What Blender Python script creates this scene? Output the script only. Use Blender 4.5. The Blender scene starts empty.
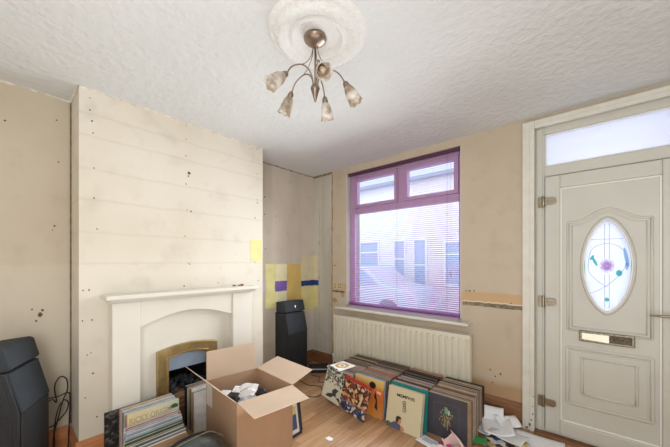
import bpy, bmesh, math, random
from mathutils import Vector, Matrix
random.seed(11)
PI = math.pi
scene = bpy.context.scene
COL = scene.collection

# ------------------------------------------------------------------ colours and materials
def lin(c):
    return tuple(((v/255)/12.92 if v/255 <= .04045 else (((v/255)+.055)/1.055)**2.4) for v in c)

def mat(name, rgb, rough=.6, metal=0., var=.0, vscale=6., vrgb=None, bump=0., bscale=60., spec=.5, emit=0., stretch=None, detail=4.):
    """principled material, colour varied by noise in world space, optional bump"""
    m = bpy.data.materials.new(name); m.use_nodes = True
    nt = m.node_tree; n = nt.nodes; l = nt.links
    b = n['Principled BSDF']
    c = lin(rgb)
    b.inputs['Roughness'].default_value = rough
    b.inputs['Metallic'].default_value = metal
    b.inputs['Specular IOR Level'].default_value = spec
    b.inputs['Base Color'].default_value = (*c, 1)
    if emit:
        b.inputs['Emission Color'].default_value = (*c, 1); b.inputs['Emission Strength'].default_value = emit
    if var or bump:
        g = n.new('ShaderNodeNewGeometry'); mp = n.new('ShaderNodeMapping'); l.new(g.outputs['Position'], mp.inputs[0])
        if stretch: mp.inputs['Scale'].default_value = stretch
    if var:
        t = n.new('ShaderNodeTexNoise'); t.inputs['Scale'].default_value = vscale; t.inputs['Detail'].default_value = detail
        l.new(mp.outputs[0], t.inputs['Vector'])
        r = n.new('ShaderNodeValToRGB'); r.color_ramp.elements[0].position = .35; r.color_ramp.elements[1].position = .68
        c2 = lin(vrgb) if vrgb else tuple(v*(1-var) for v in c)
        if vrgb: c2 = tuple(a*(1-var)+q*var for a, q in zip(c, c2))
        r.color_ramp.elements[0].color = (*c2, 1); r.color_ramp.elements[1].color = (*c, 1)
        l.new(t.outputs['Fac'], r.inputs[0]); l.new(r.outputs[0], b.inputs['Base Color'])
    if bump:
        t2 = n.new('ShaderNodeTexNoise'); t2.inputs['Scale'].default_value = bscale; t2.inputs['Detail'].default_value = 3
        l.new(mp.outputs[0], t2.inputs['Vector'])
        bp = n.new('ShaderNodeBump'); bp.inputs['Strength'].default_value = bump; bp.inputs['Distance'].default_value = .02
        l.new(t2.outputs['Fac'], bp.inputs['Height']); l.new(bp.outputs[0], b.inputs['Normal'])
    return m

def wall_mat(name, base, stain, bands=(), blotch=None, streak=0., bump=.12):
    """old lining plaster: base colour, cloudy stains, horizontal height bands [(z, soft, rgb, amount)] (a step upwards), optional vertical streaks"""
    m = bpy.data.materials.new(name); m.use_nodes = True
    nt = m.node_tree; n = nt.nodes; l = nt.links
    b = n['Principled BSDF']; b.inputs['Roughness'].default_value = .9; b.inputs['Specular IOR Level'].default_value = .2
    g = n.new('ShaderNodeNewGeometry'); sep = n.new('ShaderNodeSeparateXYZ'); l.new(g.outputs['Position'], sep.inputs[0])
    def noise(scale, st=None, det=5.):
        t = n.new('ShaderNodeTexNoise'); t.inputs['Scale'].default_value = scale; t.inputs['Detail'].default_value = det
        mp = n.new('ShaderNodeMapping'); l.new(g.outputs['Position'], mp.inputs[0])
        if st: mp.inputs['Scale'].default_value = st
        l.new(mp.outputs[0], t.inputs['Vector']); return t.outputs['Fac']
    def ramp(s, a, c):
        r = n.new('ShaderNodeMapRange'); r.inputs['From Min'].default_value = a; r.inputs['From Max'].default_value = c
        l.new(s, r.inputs['Value']); return r.outputs[0]
    def mul(s, v):
        q = n.new('ShaderNodeMath'); q.operation = 'MULTIPLY'; l.new(s, q.inputs[0])
        if isinstance(v, (int, float)): q.inputs[1].default_value = v
        else: l.new(v, q.inputs[1])
        return q.outputs[0]
    def mix(c, rgb, fac):
        q = n.new('ShaderNodeMix'); q.data_type = 'RGBA'
        l.new(fac, q.inputs['Factor'])
        if isinstance(c, tuple): q.inputs['A'].default_value = (*c, 1)
        else: l.new(c, q.inputs['A'])
        q.inputs['B'].default_value = (*lin(rgb), 1); return q.outputs['Result']
    c = mix(lin(base), stain, mul(ramp(noise(1.6), .42, .72), .75))
    c = mix(c, tuple(int(v*.86) for v in stain), mul(ramp(noise(7., None, 8.), .55, .8), .35))
    if streak: c = mix(c, tuple(int(v*.8) for v in stain), mul(ramp(noise(5., (1, 1, .08)), .5, .75), streak))
    wob = mul(noise(9.), .03)
    zz = n.new('ShaderNodeMath'); zz.operation = 'ADD'; l.new(sep.outputs[2], zz.inputs[0]); l.new(wob, zz.inputs[1])
    for (z0, z1, soft, rgb, amt) in bands:
        up = ramp(zz.outputs[0], z0, z0+soft); dn = ramp(zz.outputs[0], z1+soft, z1)
        c = mix(c, rgb, mul(mul(up, dn), amt))
    l.new(c, b.inputs['Base Color'])
    bp = n.new('ShaderNodeBump'); bp.inputs['Strength'].default_value = bump; bp.inputs['Distance'].default_value = .01
    l.new(noise(28.), bp.inputs['Height']); l.new(bp.outputs[0], b.inputs['Normal'])
    return m

# ------------------------------------------------------------------ mesh helpers
def bx(bm, x0, x1, y0, y1, z0, z1, mi=0, M=None):
    vs = [Vector((x, y, z)) for z in (z0, z1) for y in (y0, y1) for x in (x0, x1)]
    if M: vs = [M @ v for v in vs]
    v = [bm.verts.new(p) for p in vs]
    for f in ((0,2,3,1), (4,5,7,6), (0,1,5,4), (2,6,7,3), (0,4,6,2), (1,3,7,5)):
        fc = bm.faces.new([v[i] for i in f]); fc.material_index = mi

def prism(bm, pts, d0, d1, axis='y', mi=0, M=None):
    """closed outline extruded along an axis; pts are (a,b) in the other two axes (x,z for y; y,z for x; x,y for z)"""
    def p3(a, b, d):
        v = Vector((a, d, b)) if axis == 'y' else Vector((d, a, b)) if axis == 'x' else Vector((a, b, d))
        return M @ v if M else v
    A = [bm.verts.new(p3(a, b, d0)) for a, b in pts]; B = [bm.verts.new(p3(a, b, d1)) for a, b in pts]
    fs = [bm.faces.new(A), bm.faces.new(list(reversed(B)))]
    k = len(pts)
    for i in range(k): fs.append(bm.faces.new([A[i], B[i], B[(i+1) % k], A[(i+1) % k]]))
    for f in fs: f.material_index = mi

def catmull(P, n=6, closed=False):
    P = [Vector(p) for p in P]; out = []; k = len(P)
    rng = range(k) if closed else range(k-1)
    for i in rng:
        if closed: p0, p1, p2, p3 = P[(i-1) % k], P[i], P[(i+1) % k], P[(i+2) % k]
        else: p0, p1, p2, p3 = P[max(i-1, 0)], P[i], P[i+1], P[min(i+2, k-1)]
        for j in range(n):
            t = j/n
            out.append(.5*((2*p1)+(-p0+p2)*t+(2*p0-5*p1+4*p2-p3)*t*t+(-p0+3*p1-3*p2+p3)*t**3))
    if not closed: out.append(P[-1])
    return out

def tube(bm, pts, r, sides=8, closed=False, mi=0, up=None):
    """tube along points; r a number or a list"""
    P = [Vector(p) for p in pts]; k = len(P); rings = []
    n0 = None
    for i in range(k):
        if closed: t = P[(i+1) % k]-P[(i-1) % k]
        else: t = P[min(i+1, k-1)]-P[max(i-1, 0)]
        t = t.normalized() if t.length > 1e-9 else Vector((0, 0, 1))
        if up is not None: a = Vector(up)
        elif n0 is None: a = Vector((0, 0, 1)) if abs(t.z) < .9 else Vector((1, 0, 0))
        else: a = n0
        n = (a-t*a.dot(t)); n = n.normalized() if n.length > 1e-6 else t.orthogonal().normalized()
        n0 = n; b = t.cross(n)
        rr = r[i] if isinstance(r, (list, tuple)) else r
        rings.append([bm.verts.new(P[i]+(n*math.cos(2*PI*j/sides)+b*math.sin(2*PI*j/sides))*rr) for j in range(sides)])
    for i in range(k if closed else k-1):
        A, B = rings[i], rings[(i+1) % k]
        for j in range(sides):
            f = bm.faces.new([A[j], A[(j+1) % sides], B[(j+1) % sides], B[j]]); f.material_index = mi; f.smooth = True
    if not closed:
        for R in (list(reversed(rings[0])), rings[-1]):
            f = bm.faces.new(R); f.material_index = mi

def lathe(bm, prof, seg=24, M=None, mi=0, smooth=True):
    """profile [(r,z)...] revolved round z"""
    rings = []
    for r, z in prof:
        ring = []
        for j in range(seg):
            a = 2*PI*j/seg; v = Vector((max(r, 1e-4)*math.cos(a), max(r, 1e-4)*math.sin(a), z))
            ring.append(bm.verts.new(M @ v if M else v))
        rings.append(ring)
    for A, B in zip(rings, rings[1:]):
        for j in range(seg):
            f = bm.faces.new([A[j], A[(j+1) % seg], B[(j+1) % seg], B[j]]); f.smooth = smooth; f.material_index = mi

def mesh_obj(name, bm, mats, parent=None, bevel=0., loc=None, solid=0., segs=2):
    me = bpy.data.meshes.new(name)
    bmesh.ops.recalc_face_normals(bm, faces=bm.faces[:])
    bm.to_mesh(me); bm.free()
    for m in (mats if isinstance(mats, (list, tuple)) else [mats]): me.materials.append(m)
    o = bpy.data.objects.new(name, me); COL.objects.link(o)
    if parent: o.parent = parent
    if loc: o.location = loc
    if solid:
        s = o.modifiers.new('thick', 'SOLIDIFY'); s.thickness = solid; s.offset = 0
    if bevel:
        b = o.modifiers.new('bevel', 'BEVEL'); b.width = bevel; b.segments = segs; b.limit_method = 'ANGLE'; b.angle_limit = .6
        b.harden_normals = False
    return o

def empty(name, loc=(0, 0, 0), rot=(0, 0, 0)):
    o = bpy.data.objects.new(name, None); COL.objects.link(o)
    o.location = loc; o.rotation_euler = rot; o.empty_display_size = .05
    return o

def tag(o, label, cat, group=None, kind=None):
    o['label'] = label; o['category'] = cat
    if group: o['group'] = group
    if kind: o['kind'] = kind
    return o

def struct(o): o['kind'] = 'structure'; return o

def box_part(name, dims, m, parent=None, bevel=0.):
    bm = bmesh.new(); bx(bm, *dims); return mesh_obj(name, bm, m, parent, bevel)

def text_mesh(name, body, size, m, parent, M, width=None):
    cu = bpy.data.curves.new(name, 'FONT'); cu.body = body; cu.size = size; cu.extrude = .0002; cu.align_x = 'CENTER'; cu.offset = size*.02
    t = bpy.data.objects.new(name+'_src', cu)
    COL.objects.link(t)
    bpy.context.view_layer.update()
    me = bpy.data.meshes.new_from_object(t.evaluated_get(bpy.context.evaluated_depsgraph_get()))
    bpy.data.objects.remove(t)
    if width:
        xs = [v.co.x for v in me.vertices]; s = width/(max(xs)-min(xs))
        for v in me.vertices: v.co.x *= s
    me.transform(M); me.materials.clear(); me.materials.append(m)
    o = bpy.data.objects.new(name, me); COL.objects.link(o); o.parent = parent
    return o

# ------------------------------------------------------------------ key dimensions (metres)
H = 2.5                      # ceiling
XB = -2.52                   # chimney breast face
XL = -2.82                   # near alcove wall
XA = -2.85                   # far alcove wall
YB0, YB1 = .348, 1.773       # chimney breast ends
D = 2.82                     # window wall
XR, YR = 1.5, -1.7           # unseen right and rear walls
WX0, WX1, WZ0, WZ1 = -2.27, -.905, .79, 2.43

# ------------------------------------------------------------------ materials
breast_bands = [(z-.006, z+.008, .012, (190, 176, 158), .22) for z in (2.345, 2.198, 1.975, 1.773, 1.552, 1.348)]
M_breast = wall_mat('breast_plaster', (224, 216, 202), (212, 202, 184), breast_bands)
M_left = wall_mat('alcove_plaster', (205, 193, 174), (192, 178, 156), [(.0, 1.33, .03, (214, 205, 190), .5)])
M_far = wall_mat('far_alcove_plaster', (216, 206, 192), (202, 190, 173), streak=.4)
M_win = wall_mat('window_wall_plaster', (202, 187, 168), (190, 173, 152),
                 [(1.0, 1.085, .012, (206, 170, 128), .85), (-.1, .30, .06, (180, 142, 102), .8), (.30, .5, .12, (206, 180, 150), .4)])
M_winL = wall_mat('bare_grey_plaster', (206, 200, 188), (190, 182, 168), streak=.5, bump=.3)
M_plain = wall_mat('room_plaster', (222, 214, 200), (212, 202, 186))
M_ceil = mat('ceiling_plaster', (220, 222, 222), .9, var=.06, vscale=2., bump=.55, bscale=22., spec=.2, detail=6)
M_rose = mat('rose_plaster', (230, 230, 228), .8, bump=.35, bscale=70., spec=.2)
M_white = mat('white_gloss_paint', (226, 224, 214), .45, var=.07, vscale=5.)
M_upvc = mat('yellowed_upvc', (208, 206, 197), .4, var=.05, vscale=4.)
M_upvcw = mat('white_upvc', (238, 236, 232), .35)
M_trimw = mat('chipped_white_paint', (226, 224, 216), .55, var=.3, vscale=14., vrgb=(200, 192, 172))
M_chip = mat('dark_chips', (110, 92, 72), .9)
M_pine = mat('orange_pine', (206, 140, 92), .6, var=.55, vscale=10., vrgb=(164, 98, 58), stretch=(1, .15, 1.5))
M_dkwood = mat('stained_skirting', (146, 100, 66), .6, var=.6, vscale=12., vrgb=(92, 60, 40), stretch=(.2, 1, 1.5))
M_crack = mat('torn_edge', (138, 118, 94), .95, var=.5, vscale=30.)
M_hole = mat('screw_hole', (104, 84, 66), .95)
M_cream = mat('cream_fire_surround', (228, 222, 211), .42, var=.05, vscale=3.)
M_brass = mat('aged_brass', (190, 166, 116), .34, metal=.8, var=.3, vscale=14.)
M_black = mat('black_metal', (28, 30, 34), .45, var=.2, vscale=20.)
M_coal = mat('coal', (54, 58, 64), .8, var=.5, vscale=25., bump=.8, bscale=50.)
M_hood = mat('bluish_steel_hood', (150, 166, 186), .42, metal=.35, var=.15, vscale=12.)
M_bronze = mat('brushed_bronze', (150, 132, 118), .32, metal=.85)
M_chrome = mat('steel', (168, 158, 140), .28, metal=.9, var=.25, vscale=60.)
M_spk = mat('black_ash', (42, 46, 52), .5, var=.35, vscale=14., stretch=(3, 3, .5), bump=.08, bscale=40.)
M_spk2 = mat('charcoal_grille_cloth', (52, 58, 66), .75, var=.2, vscale=9., bump=.15, bscale=300.)
M_cable = mat('black_cable', (22, 22, 24), .5)
M_card = mat('corrugated_cardboard', (184, 149, 120), .8, var=.10, vscale=5., stretch=(1, 1, .3))
M_cardin = mat('cardboard_inside', (206, 181, 158), .85, var=.08, vscale=5.)
M_label = mat('grey_paper_label', (214, 204, 194), .7)
M_paper = mat('white_paper', (250, 251, 255), .7, var=.05, vscale=9.)
M_paper2 = mat('offwhite_paper', (240, 240, 244), .7, var=.08, vscale=20.)
M_bag = mat('dark_nylon', (78, 84, 82), .5, var=.45, vscale=9., bump=.35, bscale=25.)
M_rad = mat('radiator_enamel', (230, 224, 206), .4, var=.04, vscale=3.)
M_purple = mat('purple_metal', (128, 72, 134), .4)

# floor: boards running towards the window wall
def floor_mat():
    m = bpy.data.materials.new('laminate_boards'); m.use_nodes = True
    nt = m.node_tree; n = nt.nodes; l = nt.links; b = n['Principled BSDF']
    g = n.new('ShaderNodeNewGeometry')
    mp = n.new('ShaderNodeMapping'); mp.inputs['Rotation'].default_value = (0, 0, PI/2); l.new(g.outputs['Position'], mp.inputs[0])
    br = n.new('ShaderNodeTexBrick'); l.new(mp.outputs[0], br.inputs['Vector'])
    br.inputs['Scale'].default_value = 1; br.inputs['Brick Width'].default_value = .62; br.inputs['Row Height'].default_value = .065
    br.inputs['Mortar Size'].default_value = .0012; br.offset = .37
    br.inputs['Color1'].default_value = (*lin((208, 168, 130)), 1); br.inputs['Color2'].default_value = (*lin((182, 138, 101)), 1)
    br.inputs['Mortar'].default_value = (*lin((120, 84, 56)), 1)
    mp2 = n.new('ShaderNodeMapping'); mp2.inputs['Scale'].default_value = (14, 1.2, 1); l.new(g.outputs['Position'], mp2.inputs[0])
    t = n.new('ShaderNodeTexNoise'); t.inputs['Scale'].default_value = 3; t.inputs['Detail'].default_value = 6; l.new(mp2.outputs[0], t.inputs['Vector'])
    r = n.new('ShaderNodeValToRGB'); r.color_ramp.elements[0].position = .3; r.color_ramp.elements[1].position = .7
    r.color_ramp.elements[0].color = (.62, .56, .5, 1); r.color_ramp.elements[1].color = (1, 1, 1, 1); l.new(t.outputs['Fac'], r.inputs[0])
    mx = n.new('ShaderNodeMix'); mx.data_type = 'RGBA'; mx.blend_type = 'MULTIPLY'; mx.inputs['Factor'].default_value = .8
    l.new(br.outputs['Color'], mx.inputs['A']); l.new(r.outputs[0], mx.inputs['B']); l.new(mx.outputs['Result'], b.inputs['Base Color'])
    b.inputs['Roughness'].default_value = .3
    return m
M_floor = floor_mat()

def clear_glass(name, tint=(235, 240, 250), rough=0.02, gl=.08):
    m = bpy.data.materials.new(name); m.use_nodes = True
    nt = m.node_tree; n = nt.nodes; l = nt.links; n.remove(n['Principled BSDF'])
    tr = n.new('ShaderNodeBsdfTransparent'); tr.inputs[0].default_value = (*lin(tint), 1)
    gs = n.new('ShaderNodeBsdfGlossy'); gs.inputs['Roughness'].default_value = rough
    mx = n.new('ShaderNodeMixShader'); mx.inputs[0].default_value = gl
    l.new(tr.outputs[0], mx.inputs[1]); l.new(gs.outputs[0], mx.inputs[2]); l.new(mx.outputs[0], n['Material Output'].inputs[0])
    return m
def shade_mat():
    m = bpy.data.materials.new('marbled_smoky_glass'); m.use_nodes = True; n = m.node_tree.nodes; l = m.node_tree.links; b = n['Principled BSDF']
    g = n.new('ShaderNodeNewGeometry'); t = n.new('ShaderNodeTexNoise'); t.inputs['Scale'].default_value = 28; l.new(g.outputs['Position'], t.inputs['Vector'])
    r = n.new('ShaderNodeValToRGB'); r.color_ramp.elements[0].position = .38; r.color_ramp.elements[1].position = .62; r.color_ramp.elements[0].color = (*lin((206, 190, 172)), 1); r.color_ramp.elements[1].color = (*lin((250, 248, 244)), 1); l.new(t.outputs['Fac'], r.inputs[0])
    l.new(r.outputs[0], b.inputs['Base Color']); b.inputs['Roughness'].default_value = .15
    tr = n.new('ShaderNodeBsdfTransparent'); tl = n.new('ShaderNodeBsdfTranslucent'); l.new(r.outputs[0], tl.inputs[0]); l.new(r.outputs[0], tr.inputs[0])
    m1 = n.new('ShaderNodeMixShader'); m1.inputs[0].default_value = .5; m2 = n.new('ShaderNodeMixShader'); m2.inputs[0].default_value = .35
    l.new(tl.outputs[0], m1.inputs[1]); l.new(tr.outputs[0], m1.inputs[2]); l.new(m1.outputs[0], m2.inputs[1]); l.new(b.outputs[0], m2.inputs[2]); l.new(m2.outputs[0], n['Material Output'].inputs[0]); return m
def frosted(name, tint, trans=.35, streak=True):
    m = bpy.data.materials.new(name); m.use_nodes = True
    nt = m.node_tree; n = nt.nodes; l = nt.links; n.remove(n['Principled BSDF'])
    tl = n.new('ShaderNodeBsdfTranslucent'); tl.inputs[0].default_value = (*lin(tint), 1)
    tr = n.new('ShaderNodeBsdfTransparent'); tr.inputs[0].default_value = (*lin(tint), 1)
    gs = n.new('ShaderNodeBsdfDiffuse'); gs.inputs[0].default_value = (*lin(tint), 1)
    mx = n.new('ShaderNodeMixShader'); mx.inputs[0].default_value = trans
    l.new(tl.outputs[0], mx.inputs[1]); l.new(tr.outputs[0], mx.inputs[2])
    m2 = n.new('ShaderNodeMixShader'); m2.inputs[0].default_value = .12
    l.new(mx.outputs[0], m2.inputs[1]); l.new(gs.outputs[0], m2.inputs[2])
    l.new(m2.outputs[0], n['Material Output'].inputs[0])
    return m
M_glass = clear_glass('window_glass')
M_frost = frosted('frosted_glass', (238, 242, 252))
M_ovalglass = frosted('obscure_oval_glass', (236, 240, 252), .3)
M_amber = shade_mat()

# ------------------------------------------------------------------ room shell
struct(box_part('floor', (-3.0, XR+.1, YR-.1, 3.1, -.08, 0), M_floor))
struct(box_part('ceiling', (-3.0, XR+.1, YR-.1, 3.1, H, H+.1), M_ceil))
struct(box_part('wall_left', (-3.0, XL, YR, YB0, 0, H), M_left))
struct(box_part('wall_right', (XR, XR+.1, YR, 3.1, 0, H), M_plain))
struct(box_part('wall_rear', (-3.0, XR+.1, YR-.1, YR, 0, H), M_plain))
wall_far = struct(box_part('wall_alcove', (-3.0, XA, YB1, D+.02, 0, H), M_far))
# chimney breast with the fire opening
bm = bmesh.new()
bx(bm, -3.0, XB, YB0, .86, 0, H); bx(bm, -3.0, XB, 1.19, YB1, 0, H); bx(bm, -3.0, XB, .86, 1.19, .64, H); bx(bm, -3.0, -2.82, .86, 1.19, 0, .64)
wall_breast = struct(mesh_obj('wall_chimney_breast', bm, M_breast))
# window wall
DX0, DX1, DZ = -.335, .525, 2.42
bm = bmesh.new()
bx(bm, -2.505, WX0, D, 3.1, 0, H); bx(bm, WX0, WX1, D, 3.1, 0, WZ0); bx(bm, WX0, WX1, D, 3.1, WZ1, H)
bx(bm, WX1, DX0, D, 3.1, 0, H); bx(bm, DX0, DX1, D, 3.1, DZ, H); bx(bm, DX1, XR, D, 3.1, 0, H)
bx(bm, -3.0, -2.505, D+.012, 3.1, 0, H, 1)
wall_window = struct(mesh_obj('wall_window', bm, [M_win, M_winL]))

# damage on the walls: screw holes, torn paper edges, leftover paint
def spots(name, pts, plane, parent, m=M_hole, r0=.0035, r1=.0065):
    bm = bmesh.new(); rnd = random.Random(len(pts)*7+3)
    for p in pts:
        a, b = p[0], p[1]; r = rnd.uniform(r0, r1) if len(p) < 3 else p[2]
        k = 9; ring = []
        for j in range(k):
            q = r*rnd.uniform(.65, 1.2); t = 2*PI*j/k; ring.append((a+q*math.cos(t), b+q*1.15*math.sin(t)))
        ax, d = plane
        prism(bm, ring, d, d+(.0012 if ax == 'x' else -.0012), ax)
    return mesh_obj(name, bm, m, parent)
spots('screw_holes', [(.404,2.442),(.404,2.362),(.415,2.293),(.42,2.214),(.425,1.98),(.425,1.778),(.441,1.571),(.399,1.161),(.369,1.16),(.415,.959),(.365,.96),
      (.409,.739),(.39,.73),(1.021,2.479),(1.021,2.363),(1.021,2.223),(1.045,2.088,.012),(1.04,2.06),(1.021,1.991),(1.029,1.778),(1.06,1.77),(1.013,1.561),
      (1.037,1.339),(1.05,1.33),(1.005,1.15),(1.705,2.479),(1.66,2.47),(1.717,2.371),(1.705,2.228),(1.705,1.968),(1.71,1.94),(1.682,1.785),(1.682,1.346),
      (.38,.45),(.42,.6),(.44,.3),(1.3,1.16),(1.72,1.16)], ('x', XB), wall_breast)
spots('plaster_scars', [(.03,2.25,.006),(.2,1.02,.008),(.19,.99,.013),(.15,1.03,.006),(.17,.95,.007),(.27,2.34,.005),(.28,2.05,.005),(.26,1.6,.006),(.25,1.57,.004),(-.2,2.2,.006)], ('x', XL), [o for o in COL.objects if o.name == 'wall_left'][0])
spots('plaster_scars', [(1.84,2.44,.012),(1.87,2.1,.008),(2.03,2.1,.007),(2.03,1.9,.007),(2.2,1.9,.006),(2.04,1.5,.006),(1.86,1.7,.007),(2.68,1.32,.008),(2.7,1.1,.008)], ('x', XA), wall_far)
spots('plaster_scars', [(-.86,1.085,.006),(-.83,1.083,.008),(-.79,1.087,.006),(-.66,.41,.007),(-.62,.36,.007),(-.58,.39,.008),(-.64,.30,.006),(-2.45,1.3,.01),(-.5,1.0,.006)], ('y', D), wall_window)
spots('paint_stain', [(-2.33,.95,.045),(-2.42,.55,.03),(-2.46,.86,.04),(-2.44,.3,.05)], ('y', D-.0004), wall_window, mat('ochre_stain', (206, 178, 138), .9, var=.4, vscale=20.))
# remains of the dado rail and old outlines
def ragged(name, a0, a1, z0, z1, plane, parent, m, amp=.004, step=.03):
    ax, d = plane; rnd = random.Random(int(a0*100)+9); k = max(2, int(abs(a1-a0)/step)); top = []; bot = []
    for i in range(k+1):
        a = a0+(a1-a0)*i/k; top.append((a, z1+rnd.uniform(-amp, amp))); bot.append((a, z0+rnd.uniform(-amp, amp)))
    bm = bmesh.new(); prism(bm, bot+top[::-1], d, d+(.003 if ax == 'x' else -.003), ax)
    return mesh_obj(name, bm, m, parent)
ragged('dado_scar', WX1+.015, DX0-.085, .952, .985, ('y', D), wall_window, mat('old_rail_scar', (156, 140, 118), .95, var=.5, vscale=30.))
ragged('dado_plaster_edge', WX1+.015, DX0-.085, .985, .998, ('y', D), wall_window, mat('fresh_plaster', (226, 208, 184), .9))
ragged('dado_scar', -2.50, -2.29, .965, .985, ('y', D), wall_window, M_crack)
ragged('paper_seam', 2.0, 2.007, .75, 2.4, ('x', XA), wall_far, mat('pale_seam', (196, 184, 164), .95, var=.3, vscale=30), .0015)
def vseam(name, x0, x1, z0, z1, y, parent, m):
    rnd = random.Random(5); k = 40
    L = [(x0+rnd.uniform(-.008, .004), z0+(z1-z0)*i/k) for i in range(k+1)]; R = [(x1+rnd.uniform(-.003, .010), z0+(z1-z0)*i/k) for i in range(k+1)]
    bm = bmesh.new(); prism(bm, L+R[::-1], y, y-.003, 'y'); return mesh_obj(name, bm, m, parent)
vseam('torn_paper_edge', -2.508, -2.499, .16, 2.47, D, wall_window, mat('torn_paper', (150, 132, 106), .95, var=.6, vscale=18., vrgb=(206, 170, 110)))
vseam('torn_paper_edge', -2.74, -2.735, .4, 2.1, D+.012, wall_window, mat('torn_paper_pale', (206, 200, 186), .95, var=.4, vscale=20.))
# corner crack of the near return, ragged ceiling edges
bm = bmesh.new(); bx(bm, XL, XL+.008, YB0-.008, YB0, .19, H); mesh_obj('corner_crack', bm, M_crack, [o for o in COL.objects if o.name == 'wall_left'][0])
def ceil_edge(name, p0, p1, nrm, m, w=.012):
    k = 40; rnd = random.Random(int(p0[0]*50+p1[1]*31)); bm = bmesh.new(); p0 = Vector(p0); p1 = Vector(p1); n = Vector(nrm)
    ri = []
    for i in range(k+1):
        p = p0.lerp(p1, i/k); a = w*rnd.uniform(.5, 1.5); b = w*rnd.uniform(.5, 1.3)
        ri.append([bm.verts.new((p.x, p.y, H)), bm.verts.new((p.x+n.x*a, p.y+n.y*a, H)), bm.verts.new((p.x+n.x*.002, p.y+n.y*.002, H-b))])
    for A, B in zip(ri, ri[1:]):
        for q in range(3): bm.faces.new([A[q], A[(q+1) % 3], B[(q+1) % 3], B[q]])
    return struct(mesh_obj(name, bm, m))
M_pl = mat('torn_ceiling_paper', (232, 226, 214), .9, var=.5, vscale=24., vrgb=(170, 150, 126))
ceil_edge('trim_1', (XL, YR, H), (XL, YB0, H), (1, 0, 0), M_pl)
ceil_edge('trim_2', (XB, YB0, H), (XB, YB1, H), (1, 0, 0), M_pl, .009)
ceil_edge('trim_3', (XA, YB1, H), (XA, D, H), (1, 0, 0), mat('dusty_plaster', (186, 172, 150), .9, var=.5, vscale=25.), .014)
ceil_edge('trim_4', (XA, D+.012, H), (-2.505, D+.012, H), (0, -1, 0), mat('crumbling_plaster', (160, 146, 124), .9, var=.6, vscale=25.), .022)
ceil_edge('trim_5', (XL, YB0, H), (XB, YB0, H), (0, -1, 0), M_pl)

# painted trial patches (dims on the wall plane)
def patch(y0, y1, z0, z1, rgb, lab, X=XA, parent=wall_far, t=.0015):
    rnd = random.Random(int(y0*1000)); k = 7
    def e(a, b, f): return [f(i/k, rnd.uniform(-.004, .004)) for i in range(k)]
    o = e(0, 0, lambda u, r: (y0+(y1-y0)*u, z0+r))+e(0, 0, lambda u, r: (y1+r, z0+(z1-z0)*u))+e(0, 0, lambda u, r: (y1+(y0-y1)*u, z1+r))+e(0, 0, lambda u, r: (y0+r, z1+(z0-z1)*u))
    bm = bmesh.new(); prism(bm, o, X, X+t, 'x')
    p = mesh_obj('paint_patch', bm, mat('patch_paint', rgb, .7, var=.12, vscale=9.), parent); p['label'] = lab; return p
patch(1.63, 1.762, 1.356, 1.566, (228, 222, 152), 'yellow paint patch at the edge of the chimney breast', XB, wall_breast)
patch(1.985, 2.04, .995, 1.105, (206, 196, 214), 'pale lilac paint patch')
patch(2.044, 2.185, .80, 1.322, (234, 226, 156), 'yellow paint patch')
patch(2.185, 2.365, .80, 1.321, (240, 232, 186), 'pale cream yellow paint patch')
patch(2.18, 2.362, .991, 1.113, (128, 98, 178), 'purple paint patch', t=.003)
patch(2.365, 2.599, .80, 1.32, (224, 194, 112), 'ochre paint patch')
patch(2.599, 2.848, .70, 1.03, (232, 222, 160), 'yellow paint patch in the corner')
patch(2.599, 2.848, 1.03, 1.425, (226, 216, 180), 'faint cream paint patch in the corner')
patch(2.60, 2.848, 1.03, 1.10, (40, 62, 136), 'navy blue paint strip', t=.003)
for (x1, z0, z1, rgb, nm) in ((-2.77, .74, 1.03, (232, 222, 160), 'yellow paint patch past the corner'), (-2.775, 1.10, 1.43, (226, 216, 180), 'faint cream paint past the corner'), (-2.757, 1.03, 1.10, (40, 62, 136), 'navy blue paint strip past the corner')):
    bm = bmesh.new(); bx(bm, XA+.003, x1, D+.0105, D+.012, z0, z1); p = mesh_obj('paint_patch', bm, mat('patch_paint', rgb, .7, var=.1, vscale=9.), wall_window); p['label'] = nm

# baseboards
def skirting(name, pts, m, h=.175, t=.018):
    """profile swept along straight run; pts = (x0,y0,x1,y1,nx,ny)"""
    x0, y0, x1, y1, nx, ny = pts; bm = bmesh.new()
    prof = [(0, 0), (t, 0), (t, h*.72), (t*.75, h*.78), (t*.8, h*.84), (t*.4, h*.95), (t*.25, h), (0, h)]
    A = [bm.verts.new((x0+nx*a, y0+ny*a, z)) for a, z in prof]; B = [bm.verts.new((x1+nx*a, y1+ny*a, z)) for a, z in prof]
    bm.faces.new(A); bm.faces.new(B[::-1])
    for i in range(len(prof)):
        j = (i+1) % len(prof); bm.faces.new([A[i], A[j], B[j], B[i]])
    return struct(mesh_obj(name, bm, m))
skirting('baseboard_left', (XL, YR, XL, YB0-.02, 1, 0), M_pine, .185)
skirting('baseboard_return', (XL, YB0, XB, YB0, 0, -1), M_pine)
skirting('baseboard_chimney_left', (XB, YB0-.018, XB, .50, 1, 0), M_pine)
skirting('baseboard_chimney_right', (XB, 1.585, XB, YB1, 1, 0), M_pine)
skirting('baseboard_alcove', (XA, YB1, XA, D, 1, 0), M_dkwood, .16)
skirting('baseboard_corner', (XA+.018, D+.012, -2.505, D+.012, 0, -1), M_dkwood, .15)
skirting('baseboard_window', (-2.505, D, DX0-.085, D, 0, -1), M_dkwood, .19)
skirting('baseboard_right', (DX1+.085, D, XR, D, 0, -1), M_dkwood, .175)

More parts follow.
